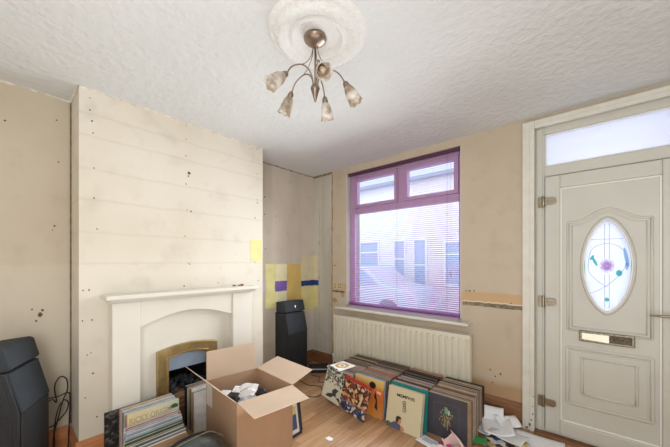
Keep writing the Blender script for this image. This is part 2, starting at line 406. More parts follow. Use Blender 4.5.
# ------------------------------------------------------------------ window
win = struct(empty('window_1', ((WX0+WX1)/2, 2.93, WZ0)))
def wpart(name, boxes, m, bevel=.004, parent=win):
    bm = bmesh.new()
    for b in boxes: bx(bm, *b)
    o = mesh_obj(name, bm, m, parent, bevel); o.matrix_parent_inverse = Matrix.Translation(-Vector(parent.location)); return o
M_slattintframe = mat('slat_light_tinted_frame', (222, 190, 218), .4)  # white frame; mauve cast of the backlit slats put into its colour
FY0, FY1 = 2.90, 2.96
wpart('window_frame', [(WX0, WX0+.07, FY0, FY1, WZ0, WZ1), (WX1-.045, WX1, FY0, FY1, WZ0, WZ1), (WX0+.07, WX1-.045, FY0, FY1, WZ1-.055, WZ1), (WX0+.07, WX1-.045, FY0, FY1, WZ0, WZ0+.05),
                       (WX0+.07, WX1-.045, FY0, FY1, 1.935, 2.005), (-1.60, -1.53, FY0, FY1, 2.005, WZ1-.055)], M_slattintframe)
for (a, b) in ((-2.20, -1.60), (-1.53, -.95)):
    s = wpart('fanlight_sash', [(a+.003, a+.045, FY0-.012, FY1-.01, 2.01, 2.372), (b-.045, b-.003, FY0-.012, FY1-.01, 2.01, 2.372), (a+.045, b-.045, FY0-.012, FY1-.01, 2.33, 2.372), (a+.045, b-.045, FY0-.012, FY1-.01, 2.01, 2.045)], M_slattintframe)
    g = wpart('pane', [(a+.04, b-.04, 2.925, 2.93, 2.04, 2.335)], M_glass, 0)
    h = wpart('sash_handle', [((a+b)/2-.012, (a+b)/2+.012, FY0-.03, FY0-.012, 2.015, 2.03), ((a+b)/2-.012, (a+b)/2+.08, FY0-.042, FY0-.03, 2.018, 2.032)], M_slattintframe, .002)
wpart('pane', [(WX0+.065, WX1-.04, 2.925, 2.93, WZ0+.045, 1.94)], M_glass, 0)
wpart('reveal_lining', [(WX0, WX0+.006, D+.001, FY0, WZ0+.03, WZ1-.002), (WX1-.006, WX1, D+.001, FY0, WZ0+.03, WZ1-.002)], M_white, 0)
sill = struct(wpart('window_sill', [(WX0-.10, WX1+.09, 2.715, D, .775, .80), (WX0, WX1, D, FY0, .775, .80)], M_white, .006))

# venetian blind
M_slat = bpy.data.materials.new('lilac_slat'); M_slat.use_nodes = True
_n = M_slat.node_tree.nodes; _l = M_slat.node_tree.links; _b = _n['Principled BSDF']; _b.inputs['Base Color'].default_value = (*lin((190, 116, 192)), 1); _b.inputs['Roughness'].default_value = .4
_t = _n.new('ShaderNodeBsdfTranslucent'); _t.inputs[0].default_value = (*lin((226, 206, 230)), 1); _x = _n.new('ShaderNodeMixShader'); _x.inputs[0].default_value = .28
_l.new(_b.outputs[0], _x.inputs[1]); _l.new(_t.outputs[0], _x.inputs[2]); _l.new(_x.outputs[0], _n['Material Output'].inputs[0])
blind = tag(empty('venetian_blind', ((WX0+WX1)/2, 2.855, WZ0)), 'purple venetian blind lowered over the window above the radiator', 'blind')
bi = Matrix.Translation(-Vector(blind.location))
def bpart(name, bm, m, bevel=0):
    o = mesh_obj(name, bm, m, blind, bevel); o.matrix_parent_inverse = bi; return o
bm = bmesh.new(); bx(bm, WX0+.012, WX1-.008, 2.84, 2.87, WZ1-.03, WZ1-.002); bpart('headrail', bm, mat('plum_headrail', (86, 48, 78), .4), .002)
bm = bmesh.new(); bx(bm, WX0+.02, WX1-.012, 2.843, 2.867, .822, .836); bpart('bottom_rail', bm, M_purple, .003)
bx0, bx1 = WX0+.02, WX1-.012
bm = bmesh.new()
prof = [(-.0115, -.0012), (-.004, .0006), (.004, .0006), (.0115, -.0012)]
A = [bm.verts.new((bx0, y, z)) for y, z in prof]; B = [bm.verts.new((bx1, y, z)) for y, z in prof]
for i in range(3): bm.faces.new([A[i], A[i+1], B[i+1], B[i]])
slat0 = mesh_obj('slat', bm, M_slat); slat0.parent = blind; slat0.matrix_parent_inverse = bi
zt = WZ1-.045; zb = .862; NS = 76
for i in range(NS):
    s = slat0 if i == 0 else slat0.copy()
    if i: COL.objects.link(s)
    s.location = (0, 2.855, zb+(zt-zb)*i/(NS-1)); s.rotation_euler = (math.radians(14), 0, 0)
for z in (.842, .848, .854):
    s = slat0.copy(); COL.objects.link(s); s.location = (0, 2.855, z); s.rotation_euler = (0, 0, 0)
for xx in (WX0+.14, (WX0+WX1)/2, WX1-.14):
    bm = bmesh.new()
    for yy in (2.8425, 2.8675): tube(bm, [(xx, yy, .84), (xx, yy, WZ1-.03)], .0008, 4)
    bpart('ladder_cord', bm, M_purple)
bm = bmesh.new(); tube(bm, catmull([(WX1-.10, 2.838, WZ1-.03), (WX1-.101, 2.836, 2.0), (WX1-.097, 2.834, 1.6), (WX1-.10, 2.834, 1.25)]), .0016, 6); bx(bm, WX1-.105, WX1-.095, 2.829, 2.839, 1.21, 1.25); bpart('pull_cord', bm, mat('lilac_cord', (196, 170, 204), .6))
bm = bmesh.new(); tube(bm, [(WX0+.07, 2.836, WZ1-.03), (WX0+.072, 2.832, 1.7)], .004, 6); bpart('tilt_wand', bm, mat('clear_mauve_wand', (190, 160, 198), .3))

# ------------------------------------------------------------------ front door
door = struct(empty('door_1', (.09, 2.90, 0)))
di = Matrix.Translation(-Vector(door.location))
def dpart(name, bm, m, bevel=0, parent=door):
    o = mesh_obj(name, bm, m, door, bevel); o.matrix_parent_inverse = di
    return o
# architrave (timber, chipped) on the wall face
bm = bmesh.new()
bx(bm, DX0-.082, DX0, 2.795, D+.0, .0, 2.47); bx(bm, DX1, DX1+.082, 2.795, D, 0, 2.47); bx(bm, DX0, DX1, 2.795, D, 2.405, 2.47)
bx(bm, DX0-.03, DX0, 2.788, 2.795, .0, 2.435); bx(bm, DX0-.0, DX1, 2.788, 2.795, 2.405, 2.435)
arch = struct(mesh_obj('trim_6', bm, M_trimw, None, .004))
spots('chipped_paint', [(DX0-.02,.09,.008),(DX0-.010,.14,.006),(DX0-.03,.05,.010),(DX0-.01,.20,.004),(DX0-.05,.02,.009),(DX0-.006,.28,.004)], ('y', 2.788), arch, M_chip)
# fixed frame
bm = bmesh.new()
bx(bm, DX0, -.272, 2.835, 2.93, 0.0, DZ); bx(bm, .452, DX1, 2.835, 2.93, 0.0, DZ)
bx(bm, -.272, .452, 2.835, 2.93, 2.355, DZ); bx(bm, -.272, .452, 2.835, 2.93, 2.02, 2.10); bx(bm, -.272, .452, 2.835, 2.93, 0, .03)
bx(bm, DX0+.012, -.285, 2.826, 2.835, 0.0, DZ-.02)
dpart('door_frame', bm, M_upvc, .005)
bm = bmesh.new(); bx(bm, -.272, .452, 2.868, 2.874, 2.10, 2.355); dpart('transom_glass', bm, M_frost)
bm = bmesh.new()
for b in ((-.272,-.262,2.858,2.866,2.10,2.355),(.442,.452,2.858,2.866,2.10,2.355),(-.262,.442,2.858,2.866,2.345,2.355),(-.262,.442,2.858,2.866,2.10,2.112)): bx(bm, *b)
dpart('glazing_bead', bm, M_upvcw, .002)
# leaf
LX0, LX1, LZ0, LZ1 = -.268, .448, .035, 2.012
PX0, PX1, PZ0, PZ1 = -.175, .352, .136, 1.915
bm = bmesh.new()
for (a, b, c, d) in ((LX0, PX0, LZ0, LZ1), (PX1, LX1, LZ0, LZ1), (PX0, PX1, PZ1, LZ1), (PX0, PX1, LZ0, PZ0)): bx(bm, a, b, 2.815, 2.885, c, d)
dpart('door_sash', bm, M_upvc, .006)
bm = bmesh.new()
for (a, b, c, d) in ((PX0, PX0+.012, PZ0, PZ1), (PX1-.012, PX1, PZ0, PZ1), (PX0+.012, PX1-.012, PZ1-.012, PZ1), (PX0+.012, PX1-.012, PZ0, PZ0+.012)): bx(bm, a, b, 2.824, 2.84, c, d)
dpart('panel_bead', bm, M_upvcw, .004)
OC = (.089, 1.32); OA, OB = .124, .324
def oval(a, b, k=56):
    pts = []
    for i in range(k):
        t = 2*PI*i/k; z = math.sin(t); c = math.cos(t)
        w = (1-abs(z)**2.0)**(.64)
        pts.append((OC[0]+(a*w if c >= 0 else -a*w), OC[1]+b*z))
    return pts
def panel_with_hole(y0, y1):
    bm = bmesh.new()
    inner = oval(OA, OB); outer = [(PX0+.01, PZ0+.01), (PX1-.01, PZ0+.01), (PX1-.01, PZ1-.01), (PX0+.01, PZ1-.01)]
    for y in (y0, y1):
        O = [bm.verts.new((x, y, z)) for x, z in outer]; I = [bm.verts.new((x, y, z)) for x, z in inner]
        E = [bm.edges.new((O[i], O[(i+1) % 4])) for i in range(4)]+[bm.edges.new((I[i], I[(i+1) % len(I)])) for i in range(len(I))]
        bmesh.ops.triangle_fill(bm, edges=E, use_beauty=True)
        if y == y0: O0, I0 = O, I
    for i in range(len(I)):
        j = (i+1) % len(I); bm.faces.new([I0[i], I0[j], I[j], I[i]])
    for i in range(4):
        j = (i+1) % 4; bm.faces.new([O0[i], O0[j], O[j], O[i]])
    return bm
dpart('door_panel', panel_with_hole(2.832, 2.872), M_upvc)
def ridge(bm, pts, w=.009, y=2.832, hgt=.55):
    P = [Vector((x, 0, z)) for x, z in pts]
    b0 = len(bm.verts)
    tube(bm, P, w, 8, True, up=(0, 1, 0))
    bm.verts.ensure_lookup_table()
    for v in bm.verts[b0:]: v.co.y = y+v.co.y*hgt
def rr(x0, x1, z0, z1, n=1):
    pts = []
    cs = [(x0, z0), (x1, z0), (x1, z1), (x0, z1)]
    for i in range(4):
        a, b = cs[i], cs[(i+1) % 4]
        for q in (.01, .3, .6, .99): pts.append((a[0]+(b[0]-a[0])*q, a[1]+(b[1]-a[1])*q))
    return pts
def eyebrow(x0, x1, z0, zs, zp):
    cs = [(x0, z0), (x1, z0), (x1, zs)]; pts = [(x0+.001, z0), ((x0+x1)/2, z0), (x1-.001, z0), (x1, z0+.001), (x1, (z0+zs)/2), (x1, zs-.001)]
    k = 24; w = x1-x0
    for i in range(k+1):
        u = i/k; x = x1-w*u; s = 1-abs(2*u-1); s = max(0, (s-.16)/.84); pts.append((x, zs+(zp-zs)*(3*s*s-2*s**3)))
    pts += [(x0, zs-.001), (x0, (z0+zs)/2), (x0, z0+.001)]
    return pts
bm = bmesh.new()
ridge(bm, eyebrow(-.128, .307, .838, 1.645, 1.725), .009); ridge(bm, eyebrow(-.105, .284, .862, 1.622, 1.70), .005)
ridge(bm, rr(-.133, .31, .284, .705), .011); ridge(bm, rr(-.115, .292, .302, .687), .005); ridge(bm, rr(-.046, .236, .37, .645), .009)
dpart('raised_moulding', bm, M_upvc)
bm = bmesh.new(); P = [Vector((x, 2.829, z)) for x, z in oval(OA+.012, OB+.014)]; tube(bm, P, .012, 8, True, up=(0, 1, 0)); dpart('oval_surround', bm, M_upvc)
bm = bmesh.new(); P = [Vector((x, 2.822, z)) for x, z in oval(OA+.002, OB+.003)]; tube(bm, P, .004, 6, True, up=(0, 1, 0)); dpart('oval_bead', bm, mat('bright_bead', (250, 250, 246), .3))
bm = bmesh.new(); prism(bm, oval(OA+.004, OB+.005), 2.845, 2.85, 'y'); dpart('oval_glass', bm, M_ovalglass)
# leaded pattern
M_lead = mat('lead_line', (136, 146, 168), .5)
bm = bmesh.new(); y = 2.843
def ln(pts, r=.0013, n=6): tube(bm, [(OC[0]+a, y, OC[1]+b) for a, b in [(p.x, p.y) for p in catmull([(a, b, 0) for a, b in pts], n)]], r, 5)
for s in (-.012, .012): ln([(s, .30), (s, .05)], .0012); ln([(s, -.06), (s, -.30)], .0012)
ln([(-.085, .19), (.085, .19)], .0012)
ln([(-.10, .02), (-.085, .11), (-.03, .155), (.04, .15), (.09, .10), (.10, .02), (.07, -.05), (.02, -.12), (-.05, -.18), (-.11, -.21)])
ln([(-.10, .02), (-.095, -.05), (-.05, -.11), (0, -.15)])
dpart('lead_lines', bm, M_lead)
def disc(bm, cx, cz, rx, rz, yy=2.8432, k=18, rot=0.):
    pts = []
    for i in range(k):
        a = 2*PI*i/k; u, v = rx*math.cos(a), rz*math.sin(a); pts.append((OC[0]+cx+u*math.cos(rot)-v*math.sin(rot), OC[1]+cz+u*math.sin(rot)+v*math.cos(rot)))
    prism(bm, pts, yy, yy-.0015, 'y')
bm = bmesh.new()
for q in range(7):
    a = q*PI*2/7; disc(bm, .019*math.cos(a), .024*math.sin(a), .015, .017, 2.8432-.0004*q)
disc(bm, 0, 0, .012, .015, 2.840); dpart('rose_glass', bm, frosted('mauve_glass', (240, 226, 244), .7))
bm = bmesh.new()
for R_, ph in ((.037, 0), (.018, .4)): tube(bm, [(OC[0]+R_*math.cos(2*PI*i/16+ph), 2.842, OC[1]+1.25*R_*math.sin(2*PI*i/16+ph)) for i in range(16)], .0011, 5, True)
dpart('rose_lead', bm, mat('mauve_lead', (150, 120, 168), .5))
bm = bmesh.new(); disc(bm, .062, -.05, .016, .022); disc(bm, 0, -.24, .012, .014); disc(bm, -.065, .03, .008, .035, rot=.4); disc(bm, -.08, .06, .008, .02, rot=-.5)
dpart('bud_glass', bm, frosted('teal_glass', (150, 222, 220), .6))
bm = bmesh.new(); disc(bm, .098, .06, .010, .07, rot=.15); disc(bm, .10, -.0, .008, .03); dpart('leaf_glass', bm, frosted('pale_blue_glass', (206, 230, 244), .7))
bm = bmesh.new(); disc(bm, -.122, -.03, .004, .07); disc(bm, .124, .0, .003, .05); dpart('edge_glass', bm, frosted('green_glass', (170, 240, 214), .5))
# letter plate
bm = bmesh.new(); bx(bm, -.063, .228, 2.818, 2.832, .765, .845); dpart('letter_plate', bm, mat('tarnished_plate', (150, 140, 124), .3, metal=.8, var=.5, vscale=50.), .004)
bm = bmesh.new(); prism(bm, [(-.048, .782), (.10, .775), (.10, .83), (-.048, .828)], 2.8145, 2.818, 'y'); bx(bm, .10, .214, 2.8145, 2.818, .779, .831, 1)
dpart('letter_flap', bm, [mat('light_flap_half', (226, 222, 204), .25, metal=.6), mat('dark_flap_half', (96, 86, 72), .35, metal=.7, var=.6, vscale=60.)], .0015)  # flap pale on the left half, darker on the right
# hinges
for hz in (1.819, 1.038, .256):
    bm = bmesh.new()
    bx(bm, -.312, -.268, 2.812, 2.826, hz-.042, hz+.042)
    tube(bm, [(-.278, 2.806, hz-.042), (-.278, 2.806, hz+.042)], .011, 10)
    prism(bm, [(-.268, hz-.027), (-.208, hz-.024), (-.198, hz-.010), (-.198, hz+.014), (-.208, hz+.026), (-.268, hz+.027)], 2.798, 2.815, 'y')
    tube(bm, [(-.222, 2.792, hz), (-.222, 2.80, hz)], .006, 8); tube(bm, [(-.25, 2.792, hz), (-.25, 2.80, hz)], .006, 8)
    dpart('hinge', bm, M_chrome, .002)
bm = bmesh.new(); bx(bm, .395, .427, 2.80, 2.815, .90, 1.11); tube(bm, [(.411, 2.80, 1.004), (.411, 2.765, 1.004)], .009, 8)
tube(bm, catmull([(.411, 2.765, 1.004), (.36, 2.762, 1.004), (.32, 2.766, 1.003), (.29, 2.772, 1.001)]), [.010]*6+[.009]*6+[.007]*7, 8)
dpart('lever_handle', bm, M_chrome, .002)

# threshold
struct(box_part('trim_7', (DX0, DX1, 2.76, 2.835, 0, .018), M_dkwood, None, .003))

# ------------------------------------------------------------------ radiator
rad = tag(empty('radiator', (-1.6, 2.77, .10)), 'cream ribbed panel radiator on the wall under the window', 'radiator')
ri_ = Matrix.Translation(-Vector(rad.location))
RX0, RX1, RZ0, RZ1 = -2.403, -.802, .11, .692
bm = bmesh.new()
prof = []; x = RX0+.03; pitch = .0592; nrib = 0
prof.append((RX0, 2.735)); prof.append((RX0+.03, 2.735))
while x+pitch < RX1-.02:
    prof += [(x+.004, 2.748), (x+.012, 2.748), (x+.020, 2.7265), (x+pitch-.012, 2.7265), (x+pitch-.004, 2.748)]; x += pitch
prof.append((RX1, 2.735))
def strip(z0, z1, pf):
    A = [bm.verts.new((a, b, z0)) for a, b in pf]; B = [bm.verts.new((a, b, z1)) for a, b in pf]
    for i in range(len(pf)-1): bm.faces.new([A[i], A[i+1], B[i+1], B[i]])
    return A, B
flat = [(a, 2.735) for a, b in prof]
A, B = strip(RZ0+.045, RZ1-.045, prof)
z0r = [bm.verts.new((a, 2.735, RZ0+.032)) for a, b in prof]; z1r = [bm.verts.new((a, 2.735, RZ1-.032)) for a, b in prof]
z0b = [bm.verts.new((a, 2.737, RZ0)) for a, b in prof]; z1b = [bm.verts.new((a, 2.737, RZ1)) for a, b in prof]
for L1, L2 in ((z0b, z0r), (z0r, A), (B, z1r), (z1r, z1b)):
    for i in range(len(prof)-1): bm.faces.new([L1[i], L1[i+1], L2[i+1], L2[i]])
o = mesh_obj('front_panel', bm, M_rad, rad, solid=.0015); o.matrix_parent_inverse = ri_
bm = bmesh.new(); bx(bm, RX0+.004, RX1-.004, 2.754, 2.792, RZ0+.01, RZ1-.012); o = mesh_obj('rear_panel', bm, M_rad, rad, .004); o.matrix_parent_inverse = ri_
bm = bmesh.new(); bx(bm, RX0-.002, RX0+.006, 2.733, 2.795, RZ0, RZ1+.002); bx(bm, RX1-.006, RX1+.002, 2.733, 2.795, RZ0, RZ1+.002); o = mesh_obj('side_cover', bm, M_rad, rad, .003); o.matrix_parent_inverse = ri_
bm = bmesh.new(); bx(bm, RX0, RX1, 2.733, 2.740, RZ1-.004, RZ1+.004); bx(bm, RX0, RX1, 2.788, 2.795, RZ1-.004, RZ1+.004)
for i in range(60):
    x = RX0+.01+(RX1-RX0-.02)*i/59; bx(bm, x-.004, x+.004, 2.74, 2.788, RZ1-.002, RZ1+.002)
o = mesh_obj('top_grille', bm, M_rad, rad); o.matrix_parent_inverse = ri_
for xx in (RX0-.03, RX1+.028):
    bm = bmesh.new(); tube(bm, [(xx, 2.765, 0), (xx, 2.765, .15)], .0075, 8); tube(bm, [(xx, 2.765, .15), (xx+(.04 if xx < -2 else -.04), 2.765, .15)], .009, 8); tube(bm, [(xx, 2.765, .15), (xx, 2.765, .205)], .014, 10)
    o = mesh_obj('valve', bm, M_white, rad); o.matrix_parent_inverse = ri_

# old cable outlet by the window
t = tag(empty('wall_socket', (-2.38, D, 1.03)), 'cream double socket plate left of the window, beside the torn edge', 'socket')
ti = Matrix.Translation(-Vector(t.location))
bm = bmesh.new(); bx(bm, -2.475, -2.325, D-.006, D, 1.0, 1.085); o = mesh_obj('face_plate', bm, mat('aged_cream_plastic', (206, 184, 146), .5), t, .002); o.matrix_parent_inverse = ti
M_bp = mat('brown_plastic', (140, 112, 84), .6)
for xx in (-2.445, -2.385, -2.355):
    for zz in (1.018, 1.055):
        bm = bmesh.new(); bx(bm, xx-.008, xx+.008, D-.0085, D-.006, zz, zz+.018); o = mesh_obj('knockout', bm, M_bp, t, .002); o.matrix_parent_inverse = ti

# ------------------------------------------------------------------ fireplace surround
fs = tag(empty('fire_surround', (XB, 1.04, 0)), 'cream fireplace surround with a mantel shelf and arched frieze on the chimney breast', 'fireplace')
fi = Matrix.Translation(-Vector(fs.location))
def fpart(name, bm, m, bevel=.003, parent=fs, inv=fi):
    o = mesh_obj(name, bm, m, parent, bevel); o.matrix_parent_inverse = inv; return o
S0, S1 = .503, 1.582
bm = bmesh.new(); bx(bm, XB+.001, -2.35, S0-.045, S1+.03, 1.095, 1.125); prism(bm, [(XB+.001, 1.07), (-2.39, 1.07), (-2.36, 1.095), (XB+.001, 1.095)], S0-.02, S1+.01, 'y')
# prism axis y expects (x,z)
fpart('mantel_shelf', bm, M_cream, .006)
for (a, b) in ((S0, .668), (1.386, S1)):
    bm = bmesh.new(); bx(bm, XB+.001, -2.42, a, b, .05, 1.07); fpart('pilaster', bm, M_cream, .006)
bm = bmesh.new()
k = 20; pts = [(.668, 1.07)]
for i in range(k+1):
    u = i/k; yy = .668+(1.386-.668)*u; pts.append((yy, .878+.085*math.sin(PI*u)))
pts.append((1.386, 1.07)); prism(bm, pts, XB+.001, -2.432, 'x'); fpart('arched_frieze', bm, M_cream, .004)
# back panel with opening
bm = bmesh.new()
FO0, FO1, FZ = .80, 1.262, .66
bx(bm, XB+.001, -2.495, .668, .86, .05, 1.0); bx(bm, XB+.001, -2.495, 1.19, 1.386, .05, 1.0); bx(bm, XB+.001, -2.495, .86, 1.19, .64, 1.0); fpart('back_panel', bm, M_cream, 0)
bm = bmesh.new(); bx(bm, XB+.02, -2.21, .44, 1.65, 0, .0495); tag(mesh_obj('hearth', bm, mat('tiled_hearth', (186, 158, 128), .5, var=.3, vscale=10.), None, .006), 'low tan hearth slab on the floor under the fireplace records', 'hearth')
# gas fire
gf = tag(empty('inset_fire', (-2.48, 1.03, .05)), 'inset fire with an arched brass frame and dark coals in the surround', 'fire')
gi = Matrix.Translation(-Vector(gf.location))
def arch_pts(y0, y1, z0, zs, zp, n=16):
    p = [(y0, z0)]
    for i in range(n+1):
        u = i/n; p.append((y0+(y1-y0)*u, zs+(zp-zs)*math.sin(PI*u)))
    p.append((y1, z0)); return p
def arch_frame(bm, o, i, x0, x1):
    n = len(o)
    OA_ = [bm.verts.new((x0, a, b)) for a, b in o]; OB_ = [bm.verts.new((x1, a, b)) for a, b in o]
    IA_ = [bm.verts.new((x0, a, b)) for a, b in i]; IB_ = [bm.verts.new((x1, a, b)) for a, b in i]
    for j in range(n-1):
        bm.faces.new([OB_[j], OB_[j+1], IB_[j+1], IB_[j]]); bm.faces.new([OA_[j], OA_[j+1], OB_[j+1], OB_[j]]); bm.faces.new([IA_[j], IB_[j], IB_[j+1], IA_[j+1]])
bm = bmesh.new(); arch_frame(bm, arch_pts(.79, 1.262, .052, .662, .694), arch_pts(.855, 1.182, .052, .606, .634), -2.494, -2.462); fpart('brass_frame', bm, M_brass, .005, gf, gi)
bm = bmesh.new(); arch_frame(bm, arch_pts(.852, 1.185, .052, .609, .637), arch_pts(.868, 1.169, .052, .594, .622), -2.49, -2.455); fpart('brass_lip', bm, mat('bright_brass', (210, 190, 140), .25, metal=.9), .002, gf, gi)
bm = bmesh.new()
prism(bm, [(.87, .495), (.87, .585), (.94, .612), (1.02, .622), (1.10, .612), (1.168, .585), (1.168, .495)], -2.50, -2.478, 'x')
fpart('hood', bm, M_hood, .004, gf, gi)
bm = bmesh.new()
bx(bm, -2.80, -2.79, .865, 1.185, .06, .63); bx(bm, -2.79, -2.50, .865, .872, .06, .63); bx(bm, -2.79, -2.50, 1.178, 1.185, .06, .63); bx(bm, -2.79, -2.50, .872, 1.178, .62, .63); bx(bm, -2.79, -2.50, .872, 1.178, .05, .06)
fpart('firebox', bm, M_black, 0, gf, gi)
bm = bmesh.new(); bx(bm, -2.70, -2.475, .875, 1.175, .06, .30); fpart('coal_tray', bm, mat('brown_louvre', (134, 104, 82), .6), .004, gf, gi)
for i in range(3):
    bm = bmesh.new(); bx(bm, -2.475, -2.462, .875, 1.175, .19+.038*i, .213+.038*i); fpart('louvre_bar', bm, mat('bronze_bar', (172, 132, 98), .5), .004, gf, gi)
bm = bmesh.new()
for i in range(34):
    p = Vector((random.uniform(-2.66, -2.50), random.uniform(.90, 1.15), random.uniform(.315, .375))); s = random.uniform(.018, .034)
    r = bmesh.ops.create_icosphere(bm, subdivisions=1, radius=s, matrix=Matrix.Translation(p))
    for v in r['verts']: v.co = p+(v.co-p)*random.uniform(.7, 1.2)
o = fpart('coals', bm, M_coal, 0, gf, gi); o['kind'] = 'stuff'
# screws and blobs left on the mantel
bm = bmesh.new()
for (yy, s) in ((1.42, .012), (1.47, .009), (1.50, .014)):
    bmesh.ops.create_icosphere(bm, subdivisions=1, radius=s, matrix=Matrix.Translation((-2.46, yy, 1.125+s*.6)) @ Matrix.Diagonal((1, 1.6, .7, 1)))
tag(mesh_obj('plaster_crumbs', bm, mat('reddish_crumbs', (150, 96, 84), .8, var=.5, vscale=60)), 'small reddish crumbs of plaster on the right end of the mantel shelf', 'debris', kind='stuff')

# ------------------------------------------------------------------ ceiling rose and light
RC = Vector((-1.043, 1.066, H)); LC = Vector((-1.053, 1.057, H))
bm = bmesh.new()
prof = [(0, -.012), (.105, -.012), (.118, -.018), (.125, -.030), (.135, -.030), (.142, -.018), (.155, -.020), (.185, -.034), (.205, -.030), (.215, -.016), (.228, -.018), (.238, -.014), (.250, 0)]
seg = 96; rings = []
for q, (r, z) in enumerate(prof):
    ring = []
    for j in range(seg):
        a = 2*PI*j/seg; rr_ = r; zz = z
        if .15 < r < .21: zz += -.011*abs(math.sin(a*20+r*40))*(1 if r > .17 else .5); rr_ += .004*math.sin(a*16)
        if .225 < r < .24: zz += -.005*math.sin(a*40)
        ring.append(bm.verts.new((rr_*math.cos(a), rr_*math.sin(a), zz)))
    rings.append(ring)
bm.faces.new(rings[0]) if False else None
for A, B in zip(rings, rings[1:]):
    for j in range(seg):
        f = bm.faces.new([A[j], A[(j+1) % seg], B[(j+1) % seg], B[j]]); f.smooth = True
rose = mesh_obj('ceiling_rose', bm, M_rose, loc=RC)
tag(rose, 'round white plaster ceiling rose with leafy rings around the light fitting', 'ceiling rose')
lt = tag(empty('ceiling_light', LC+Vector((0, 0, -.012))), 'five armed bronze ceiling light with smoky glass tulip shades', 'light')
LZ = -.012+.012
def lpart(name, bm, m, parent=lt, bevel=0, smooth=True): return mesh_obj(name, bm, m, parent, bevel)
bm = bmesh.new(); lathe(bm, [(0, 0), (.054, 0), (.058, -.005), (.057, -.014), (.048, -.024), (.030, -.031), (.012, -.034), (0, -.035)], 28); lpart('canopy', bm, M_bronze)
bm = bmesh.new(); tube(bm, [(0, 0, -.05), (0, 0, -.25)], .0045, 8); lpart('stem', bm, M_bronze)
bm = bmesh.new(); lathe(bm, [(0, -.238), (.012, -.240), (.022, -.252), (.024, -.262), (.020, -.272), (.013, -.296), (.005, -.325), (0, -.333)], 20); lpart('finial', bm, M_bronze)
cy, sy = .754, .656
for k in range(5):
    a = math.radians(-70+72*k); RD, TL, DZ_, DA = [(.135, 50, -.036, -6), (.150, 30, -.016, 0), (.155, 27, -.012, 0), (.160, 30, -.018, 0), (.162, 46, -.034, 0)][k]; a += math.radians(DA); e_ = RD-.147            # angle from the viewing direction's right
    rx_, fw = math.cos(a), math.sin(a)
    d = Vector((rx_*cy-fw*sy, rx_*sy+fw*cy, 0))
    def P(r, z): return d*r+Vector((0, 0, z+DZ_*min(1.15, (max(0, r-.012)/.13)**1.5)))
    bm = bmesh.new(); tube(bm, catmull([P(.012, -.245), P(.020, -.205), P(.045, -.170), P(.085, -.158), P(.120+e_, -.172), P(.147+e_, -.208)], 6), .0036, 8); arm = lpart('arm', bm, M_bronze)
    bm = bmesh.new(); tube(bm, catmull([P(.012, -.045), P(.020, -.09), P(.045, -.135), P(.075, -.155), P(.105, -.163)], 6), .002, 6); lpart('wire', bm, M_bronze)
    ax = (d*math.sin(math.radians(TL))+Vector((0, 0, -math.cos(math.radians(TL))))).normalized()
    q = Vector((0, 0, 1)).rotation_difference(ax).to_matrix().to_4x4(); M = Matrix.Translation(P(.146+e_, -.206)) @ q
    bm = bmesh.new(); lathe(bm, [(0, -.004), (.007, -.002), (.013, .006), (.016, .018), (.017, .030), (.0, .031)], 16, M); lpart('lamp_holder', bm, M_bronze)
    bm = bmesh.new()
    prof = [(.015, .026), (.020, .036), (.0265, .055), (.029, .075), (.030, .095), (.033, .112), (.036, .120)]; seg = 24; rings = []
    for (r, z) in prof:
        ring = []
        for j in range(seg):
            t_ = 2*PI*j/seg; w = max(0, (z-.07)/.05); ring.append(bm.verts.new(M @ Vector(((r+.0015*w*math.cos(t_*6))*math.cos(t_), (r+.0015*w*math.cos(t_*6))*math.sin(t_), z+.003*w*math.cos(t_*6)))))
        rings.append(ring)
    for A, B in zip(rings, rings[1:]):
        for j in range(seg):
            f = bm.faces.new([A[j], A[(j+1) % seg], B[(j+1) % seg], B[j]]); f.smooth = True
    sh = mesh_obj('lamp_shade', bm, M_amber, lt, solid=.002)
    bm = bmesh.new(); lathe(bm, [(0, .03), (.008, .032), (.011, .045), (.014, .062), (.012, .074), (.005, .082), (0, .083)], 14, M); lpart('bulb', bm, mat('frosted_bulb', (226, 206, 186), .3), sh)

